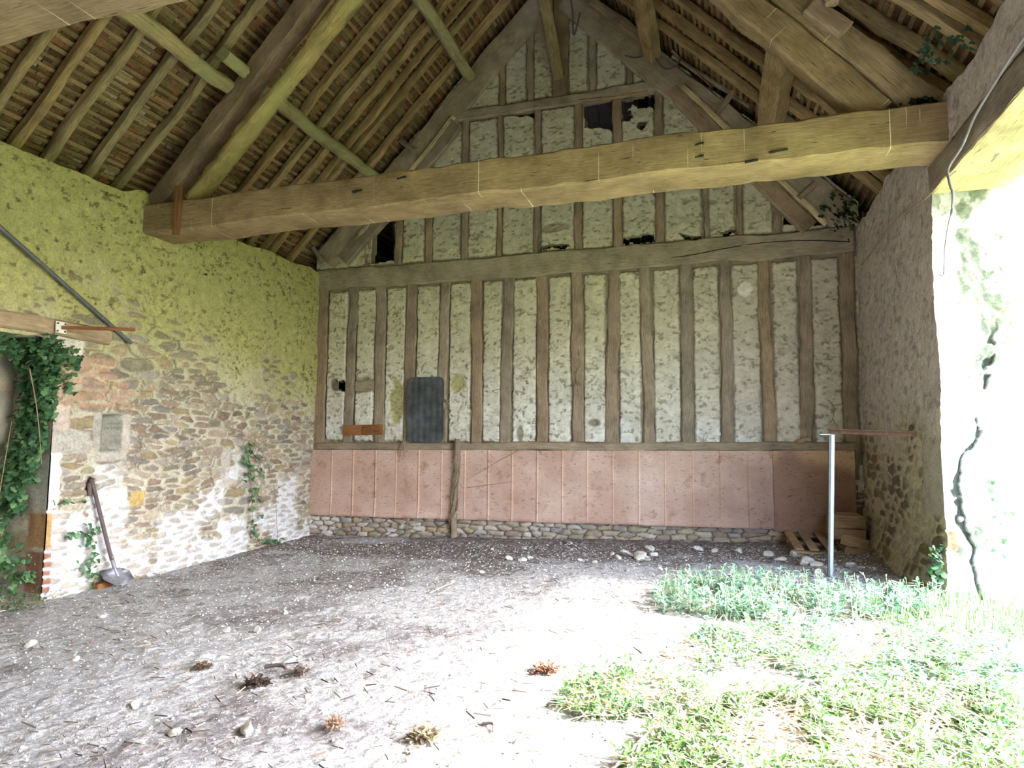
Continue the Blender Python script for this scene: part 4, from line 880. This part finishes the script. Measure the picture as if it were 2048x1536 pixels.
weed_patch('weeds', [(1240, 1536), (1330, 1450), (1500, 1400), (1750, 1400), (2048, 1400), (2048, 1600), (1250, 1600)], 900, .10, .036, LIMEG, 'thick bright green weeds filling the bottom right corner', 'weeds', .44, per=10, straw=.5)
weed_patch('nettle_weeds', [(120, 1190), (150, 1150), (190, 1150), (190, 1185)], 26, .16, .05, DARKG + [(.12, .26, .14)], 'dark leafy weeds at the foot of the left wall beside the shovel', 'weeds', 0, straw=.2)
weed_patch('ground_weeds', [(-80, 1235), (0, 1180), (70, 1170), (120, 1195), (60, 1225)], 110, .12, .04, DARKG + LIMEG[2:3], 'tangled green growth on the doorstep at far left', 'weeds', 0, straw=1.0)
def grass(name, poly, n, h, cols, lab):
    g = GM(); p = poly_pts(poly, n); loc = np.stack([p[:, 0], p[:, 1], ground(p[:, 0], p[:, 1]) - .005], -1)
    V, Fc, C = scatter(*BLADE, loc, rot_frames(n, RS.uniform(.7, 1.5, n)), h * RS.uniform(.4, 1.3, n), pick(cols, n)); g.raw(V, Fc, C)
    tag(g.build(name, M_LEAF, smooth=False), lab, 'grass', kind='stuff')
grass('grass', [(1830, 1180), (1900, 1182), (2048, 1195), (2060, 1290), (1780, 1260), (1720, 1215)], 1500, .13, LIMEG, 'fresh lime-green grass at the foot of the white jamb')
g = GM(); n = 7000; X = RS.uniform(8.5, 20, n); Y = RS.uniform(-12, 2.5, n); loc = np.stack([X, Y, ground(X, Y)], -1)
V, Fc, C = scatter(*BLADE, loc, rot_frames(n, RS.uniform(.6, 1.5, n)), RS.uniform(.08, .3, n), pick(LIMEG, n)); g.raw(V, Fc, C)
tag(g.build('grass', M_LEAF, smooth=False), 'grass of the yard outside the opening', 'grass', kind='stuff')
def big_leaves(poly, n, sz, name, lab, cols=LIMEG):
    g = GM(); p = poly_pts(poly, n); loc = np.stack([p[:, 0], p[:, 1], ground(p[:, 0], p[:, 1]) + .05], -1)
    V, Fc, C = scatter(*IVY, loc, rot_frames(n, RS.uniform(-.1, .5, n)), sz * RS.uniform(.7, 1.3, n), pick(cols, n)); g.raw(V, Fc, C)
    for q in loc: tube_v = None
    tag(g.build(name, M_LEAF, smooth=False), lab, 'plant')
big_leaves([(1855, 1330), (1920, 1330), (1915, 1365), (1850, 1370)], 7, .10, 'broadleaf_plant', 'bright yellow-green broad-leaved plant near the right edge')
big_leaves([(1560, 1318), (1615, 1315), (1615, 1338), (1560, 1340)], 7, .06, 'broadleaf_plant', 'small yellow-green creeping plant in the middle of the weeds')
big_leaves([(1930, 1450), (2048, 1440), (2048, 1480), (1930, 1480)], 12, .07, 'broadleaf_plant', 'yellow-green low plant in the bottom right corner')
# ivy
def ivy(name, pts, nl, size, lab, cols, mat=M_LEAF, out=(1, 0, 0), stems=(), radius=.0):
    """one climbing plant: leaves in one mesh, stems as parts"""
    root = empty(name, pts[0]); tag(root, lab, 'ivy'); g = GM(); P = np.array([tuple(p) for p in pts]); n = len(P)
    ov = np.array(out, float); spin = np.arctan2(ov[1], ov[0]) + RS.randn(n) * .7
    fr = rot_frames(n, RS.uniform(-1.3, -.3, n), spin=spin); V, Fc, C = scatter(*IVY, P, fr, size * RS.uniform(.55, 1.35, n), pick(cols, n)); g.raw(V, Fc, C)
    o = g.build('leaves', mat, parent=root, smooth=False); o.location = -root.location
    for s in stems: tube('stem', smoothpts(s, 4), .006, M_STEM, root, 5, r1=.003)
pts = []
for z0, xa, xb, ya, yb, n in ((2.42, -.40, .05, -4.42, -4.22, 230), (2.2, -.34, .06, -4.38, -4.24, 230), (1.95, -.34, .04, -4.36, -4.25, 220), (1.65, -.38, .0, -4.36, -4.27, 190), (1.35, -.44, -.08, -4.38, -4.28, 150), (1.05, -.50, -.22, -4.38, -4.28, 80), (.75, -.55, -.38, -4.36, -4.28, 26), (.4, -.55, -.15, -4.38, -4.28, 26)):
    for k in range(int(n * 1.7)): pts.append((RS.uniform(xa, xb), RS.uniform(ya, yb), z0 + RS.uniform(-.2, .17)))
for k in range(60): pts.append((RS.uniform(.03, .09), RS.uniform(-4.28, -4.06), RS.uniform(2.0, 2.48)))
for k in range(170): pts.append((RS.uniform(-.3, .0), RS.uniform(-5.2, -4.35), 2.47 + RS.uniform(-.16, .05)))
stm = [[(-.1, -4.44, 2.2), (-.02, -4.42, 1.9), (.03, -4.40, 1.6), (.06, -4.38, 1.3)], [(-.5, -4.42, .3), (-.38, -4.44, 1.0), (-.3, -4.43, 1.7)]]
ivy('ivy', pts, 0, .062, 'dense dark green ivy hanging in the left doorway', DARKG, out=(.5, -1, 0), stems=stm)
pts = [tuple(at(500 + RS.randn() * 9, RS.uniform(885, 960), X=.09)) for k in range(60)] + [tuple(at(506 + RS.randn() * 7, RS.uniform(960, 1075), X=.09)) for k in range(34)] + [tuple(at(553 + RS.randn() * 12, RS.uniform(1075, 1098), X=.12)) for k in range(34)]
ivy('ivy', pts, 0, .055, 'thin trail of ivy climbing the left wall near the corner', DARKG, stems=[[at(a, b, X=.08) for a, b in ((478, 876), (505, 885), (530, 915), (545, 960), (552, 1010), (555, 1085))], [at(a, b, X=.08) for a, b in ((495, 900), (503, 960), (505, 1030), (512, 1080))]])
pts = [tuple(at(178 + RS.randn() * 9, RS.uniform(1045, 1150), X=.1)) for k in range(44)] + [tuple(at(RS.uniform(125, 190), RS.uniform(1060, 1078), X=.1)) for k in range(12)]
ivy('ivy', pts, 0, .05, 'small ivy sprig behind the shovel handle', DARKG)
pts = [tuple(at(RS.uniform(10, 70), RS.uniform(1100, 1180), X=-.1)) for k in range(40)] + [tuple(at(RS.uniform(100, 170), RS.uniform(995, 1005), X=.08)) for k in range(8)]
ivy('ivy', pts, 0, .05, 'straggling ivy at the foot of the doorway pier', DARKG)
pts = [(RS.uniform(8.36, 8.75), RS.uniform(-4.2, -3.1), RS.uniform(2.6, 3.75)) for k in range(420)]
ivy('ivy', pts, 0, .07, 'ivy hanging outside the lintel at the right edge', [(.16, .32, .14), (.22, .42, .2)], out=(0, -1, 0))
pts = [tuple(at(1845 + RS.randn() * 14, 205 + RS.randn() * 6, Y=-3.3)) for k in range(60)] + [(RS.uniform(7.55, 7.85), RS.uniform(-3.9, -3.5), RS.uniform(4.3, 4.5)) for k in range(50)]
ivy('ivy', pts, 0, .045, 'dark tuft of creeper on the right end of the tie beam', DEEPG)
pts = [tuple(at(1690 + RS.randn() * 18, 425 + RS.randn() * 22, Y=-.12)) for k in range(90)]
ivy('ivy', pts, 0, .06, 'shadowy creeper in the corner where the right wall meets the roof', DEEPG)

# gravel, debris and stones
ICO = ([(0, 0, .6), (.8, 0, .15), (.25, .75, .2), (-.65, .45, .1), (-.65, -.45, .2), (.25, -.75, .12), (.5, .5, -.4), (-.4, .6, -.4), (-.5, -.5, -.4), (.5, -.5, -.4)], [(0, 1, 2), (0, 2, 3), (0, 3, 4), (0, 4, 5), (0, 5, 1), (1, 6, 2), (2, 7, 3), (3, 8, 4), (4, 9, 5), (5, 9, 1), (1, 9, 6), (2, 6, 7), (3, 7, 8), (4, 8, 9)])
n = 22000; X = RS.uniform(.05, 7.9, n); Y = -6.9 * RS.rand(n) ** 1.1 - .05; loc = np.stack([X, Y, ground(X, Y) + .05 * (fbm(X * 1.1, Y * 1.1, 4, 3) - .5) + .006], -1)
g = GM(); V, Fc, C = scatter(*ICO, loc, rot_frames(n, RS.uniform(-.3, .3, n)), (.003 + .010 * RS.rand(n) ** 5 + .003 * RS.rand(n)) * np.interp(-Y, [0, 3, 7], [1.25, 1., .75]), pick([(.62, .61, .60), (.50, .47, .44), (.36, .33, .30), (.74, .74, .73)], n, j=.15)); g.raw(V, Fc, C)
tag(g.build('gravel', M_TILE, smooth=False), 'pale gravel scattered over the earth floor', 'gravel', kind='stuff')
n = 9500; X = RS.uniform(.05, 7.9, n); Y = -6.9 * RS.rand(n); cl_ = fbm(X * 2.2, Y * 2.2, 3, 9); kp = cl_ > .47; X = X[kp]; Y = Y[kp]; n = len(X); loc = np.stack([X, Y, ground(X, Y) + .05 * (fbm(X * 1.1, Y * 1.1, 4, 3) - .5) + .012], -1)
g = GM(); CH = ([(-.05, 0, 0), (.05, 0, 0), (.04, 1, .02), (-.04, 1, .02), (0, 0, .08), (0, 1, .08)], [(0, 1, 4), (2, 3, 5), (0, 4, 3), (4, 5, 3), (1, 2, 4), (4, 2, 5)])
V, Fc, C = scatter(*CH, loc, rot_frames(n, RS.uniform(-.1, .25, n)), .02 + .07 * RS.rand(n) ** 2.5, pick([(.16, .12, .09), (.10, .08, .07), (.22, .17, .13), (.30, .25, .2)], n)); g.raw(V, Fc, C)
tag(g.build('debris', M_TILE, smooth=False), 'dark chaff and broken twigs littering the floor', 'debris', kind='stuff')
def stone_mesh(seed, col=None):
    import bmesh
    bm = bmesh.new(); bmesh.ops.create_icosphere(bm, subdivisions=2, radius=1); r = random.Random(seed)
    pl = [(Vector((r.gauss(0, 1), r.gauss(0, 1), r.gauss(0, 1))).normalized(), r.uniform(.45, .8)) for _ in range(9)]
    for v in bm.verts:
        for nn, dd in pl:
            q = v.co.dot(nn)
            if q > dd: v.co -= nn * (q - dd)
        v.co.z *= .62
    me = bpy.data.meshes.new('stone'); bm.to_mesh(me); bm.free(); me.materials.append(M_STONE); return me
SM = [stone_mesh(s) for s in range(5)]
spec = {0: 'white chip of stone alone on the floor, below the middle of the sheet', 4: 'pale flat stone on the floor right of the stake', 8: 'largest stone of the small heap before the plinth, right of the middle', 20: 'long pale stone in front of the pallet'}
spots = [(963, 1146, .035), (903, 1165, .03), (1050, 1098, .03), (865, 1466, .03), (1018, 1119, .055), (1045, 1122, .05), (1062, 1118, .04), (1140, 1089, .05), (1282, 1118, .10), (1255, 1112, .08), (1300, 1100, .07), (1308, 1112, .05), (1236, 1119, .05), (1225, 1110, .04), (1295, 1120, .05), (1395, 1100, .06), (1430, 1104, .05), (1478, 1106, .06), (1536, 1112, .07), (1560, 1122, .06), (1612, 1128, .09), (1588, 1112, .07), (1640, 1148, .07), (1632, 1132, .05), (1700, 1135, .07), (62, 1290, .04), (985, 1100, .04), (1190, 1127, .04), (1160, 1122, .035), (515, 1262, .04), (455, 1262, .035), (205, 1235, .035), (700, 1176, .03), (570, 1226, .03), (295, 1290, .03), (150, 1322, .035), (270, 1412, .03), (350, 1470, .035), (495, 1463, .045), (1090, 1142, .03)]
for k, (a, b, r) in enumerate(spots):
    p = on_ground(a, b); o = bpy.data.objects.new('stone', SM[k % 5]); COL.objects.link(o); o.location = (p.x, p.y, p.z + r * .28); rr_ = random.Random(k)
    o.scale = (r * rr_.uniform(.9, 1.5), r * rr_.uniform(.8, 1.1), r * rr_.uniform(.8, 1.1)); o.rotation_euler = (rr_.uniform(-.3, .3), rr_.uniform(-.3, .3), rr_.uniform(0, 6.28))
    tag(o, spec.get(k, 'small pale stone lying loose on the earth floor'), 'stone', 'loose stones on the floor')
for k, (q0, q1, r, mt, lab) in enumerate((((530, 1340), (572, 1345), .014, M_HANDLE, 'dark brown stick on the floor left of centre'), ((360, 1117), (480, 1097), .012, M_PALESTEM, 'long thin pale stick along the base of the left wall'), ((1135, 1425), (1190, 1395), .008, M_PALESTEM, 'pale curved stem at the left side of the isolated tuft'), ((1520, 1310), (1850, 1360), .006, M_PALESTEM, 'long dry straw stalk lying across the right weeds'), ((1660, 1420), (1800, 1398), .007, M_PALESTEM, 'bleached stalk lying low at the right'), ((860, 1190), (905, 1170), .006, M_PALESTEM, 'pale twig on the floor left of the middle'), ((812, 1530), (850, 1500), .008, M_PALESTEM, 'pale twig at the bottom edge of the floor'), ((965, 1456), (985, 1472), .008, M_HANDLE, 'short dark twig on the white floor at the bottom'))):
    a = on_ground(*q0); b = on_ground(*q1); a.z += .02; b.z += .02; m_ = (a + b) / 2 + V3(.02, .02, .012)
    tag(tube('stick', smoothpts([a, m_, b]), r, mt, k=6, r1=r * .6), lab, 'stick')
# dried plant heaps
for k, (a_, b_2, s, lab, cols) in enumerate(((1092, 1345, .10, 'curled brown dried plant lying on the white floor', [(.28, .15, .10), (.36, .22, .15)]), (668, 1456, .06, 'brown crumpled dead leaf at bottom centre left', [(.40, .27, .18), (.5, .36, .26)]), (515, 1372, .09, 'dark clump of rotten bark left of centre', [(.10, .07, .06), (.16, .11, .09)]), (600, 1350, .08, 'greyish clump of dry litter right of the dark stick', [(.2, .16, .13), (.35, .3, .25)]), (405, 1340, .07, 'brown clump of litter left of the dark bark', [(.2, .14, .1), (.32, .24, .17)]), (850, 1480, .09, 'tuft of dry grass litter at bottom centre', [(.45, .4, .26), (.25, .2, .14)]))):
    p = on_ground(a_, b_2); n = 200; g = GM(); loc = np.stack([p.x + RS.uniform(-1, 1, n) * s * .6, p.y + RS.uniform(-1, 1, n) * s * .5, p.z + .01 + np.abs(RS.randn(n)) * .014], -1)
    V, Fc, C = scatter(*OVAL, loc, rot_frames(n, RS.uniform(-.4, .8, n)), s * .5 * RS.uniform(.4, 1.1, n), pick(cols, n)); g.raw(V, Fc, C)
    tag(g.build('dried_plant', M_LEAF, smooth=False), lab, 'dried plant')

pts = [tuple(at(1872 + RS.randn() * 8, RS.uniform(1085, 1185), Y=-2.97)) for k in range(60)]
ivy('ivy', pts, 0, .045, 'dark mossy creeper at the foot of the jamb corner', DEEPG + DARKG[:2], out=(0, -1, 0))
pts = [tuple(at(2005 + RS.randn() * 14, RS.uniform(950, 1130), Y=-3.0)) for k in range(26)] + [tuple(at(1965 + RS.randn() * 10, RS.uniform(1040, 1090), Y=-3.0)) for k in range(8)]
ivy('ivy', pts, 0, .035, 'thin sprays of green growing in the cracks of the white jamb', DARKG, out=(0, -1, 0))
e = empty('dead_branch', at(1730, 540, X=7.77)); tag(e, 'thin dark creeper stem climbing slantwise over the right wall plaster', 'dead branch')
tube('stem', smoothpts([at(a, b, X=7.76) for a, b in ((1722, 530), (1742, 505), (1790, 440), (1845, 402), (1868, 380))], 4), .010, M_STEM, e, 5, r1=.004)
def worldm(o):
    m = o.matrix_basis.copy(); p = o
    while p.parent: m = p.parent.matrix_basis @ p.matrix_parent_inverse @ m; p = p.parent
    return m
def under(child, part):
    """a part becomes a sub-part of another part, in place"""
    w_ = worldm(child); child.parent = part; child.matrix_parent_inverse.identity(); child.matrix_basis = worldm(part).inverted() @ w_
def kids(root, nm): return [c for c in bpy.data.objects if c.parent == root and c.name.split('.')[0] == nm]
for c in kids(bk, 'bolt'): under(c, kids(bk, 'mounting_plate')[0])
under(kids(shv, 'grip')[0], kids(shv, 'handle')[0]); under(kids(shv, 'socket')[0], kids(shv, 'blade')[0])
under(kids(pr, 'arm_flange')[0], kids(pr, 'arm')[0]); under(kids(pr, 'pin')[0], kids(pr, 'arm')[0]); under(kids(pr, 'post_edge')[0], kids(pr, 'post_tube')[0])
_bl = kids(pal, 'block'); _st = kids(pal, 'stringer_board')
for k, c in enumerate(_bl): under(c, _st[min(2, k // 3)])
for c in kids(st, 'creeper_stem'): under(c, kids(st, 'post')[0])

ck_ = tube('crack', smoothpts([at(a, b, Y=-.052) for a, b in ((1300, 518), (1370, 512), (1450, 497), (1530, 485), (1620, 481), (1700, 484))], 4), .006, M_BLACK, None, 4)
under(ck_, plate); ck_['label'] = 'long dark shrinkage crack'
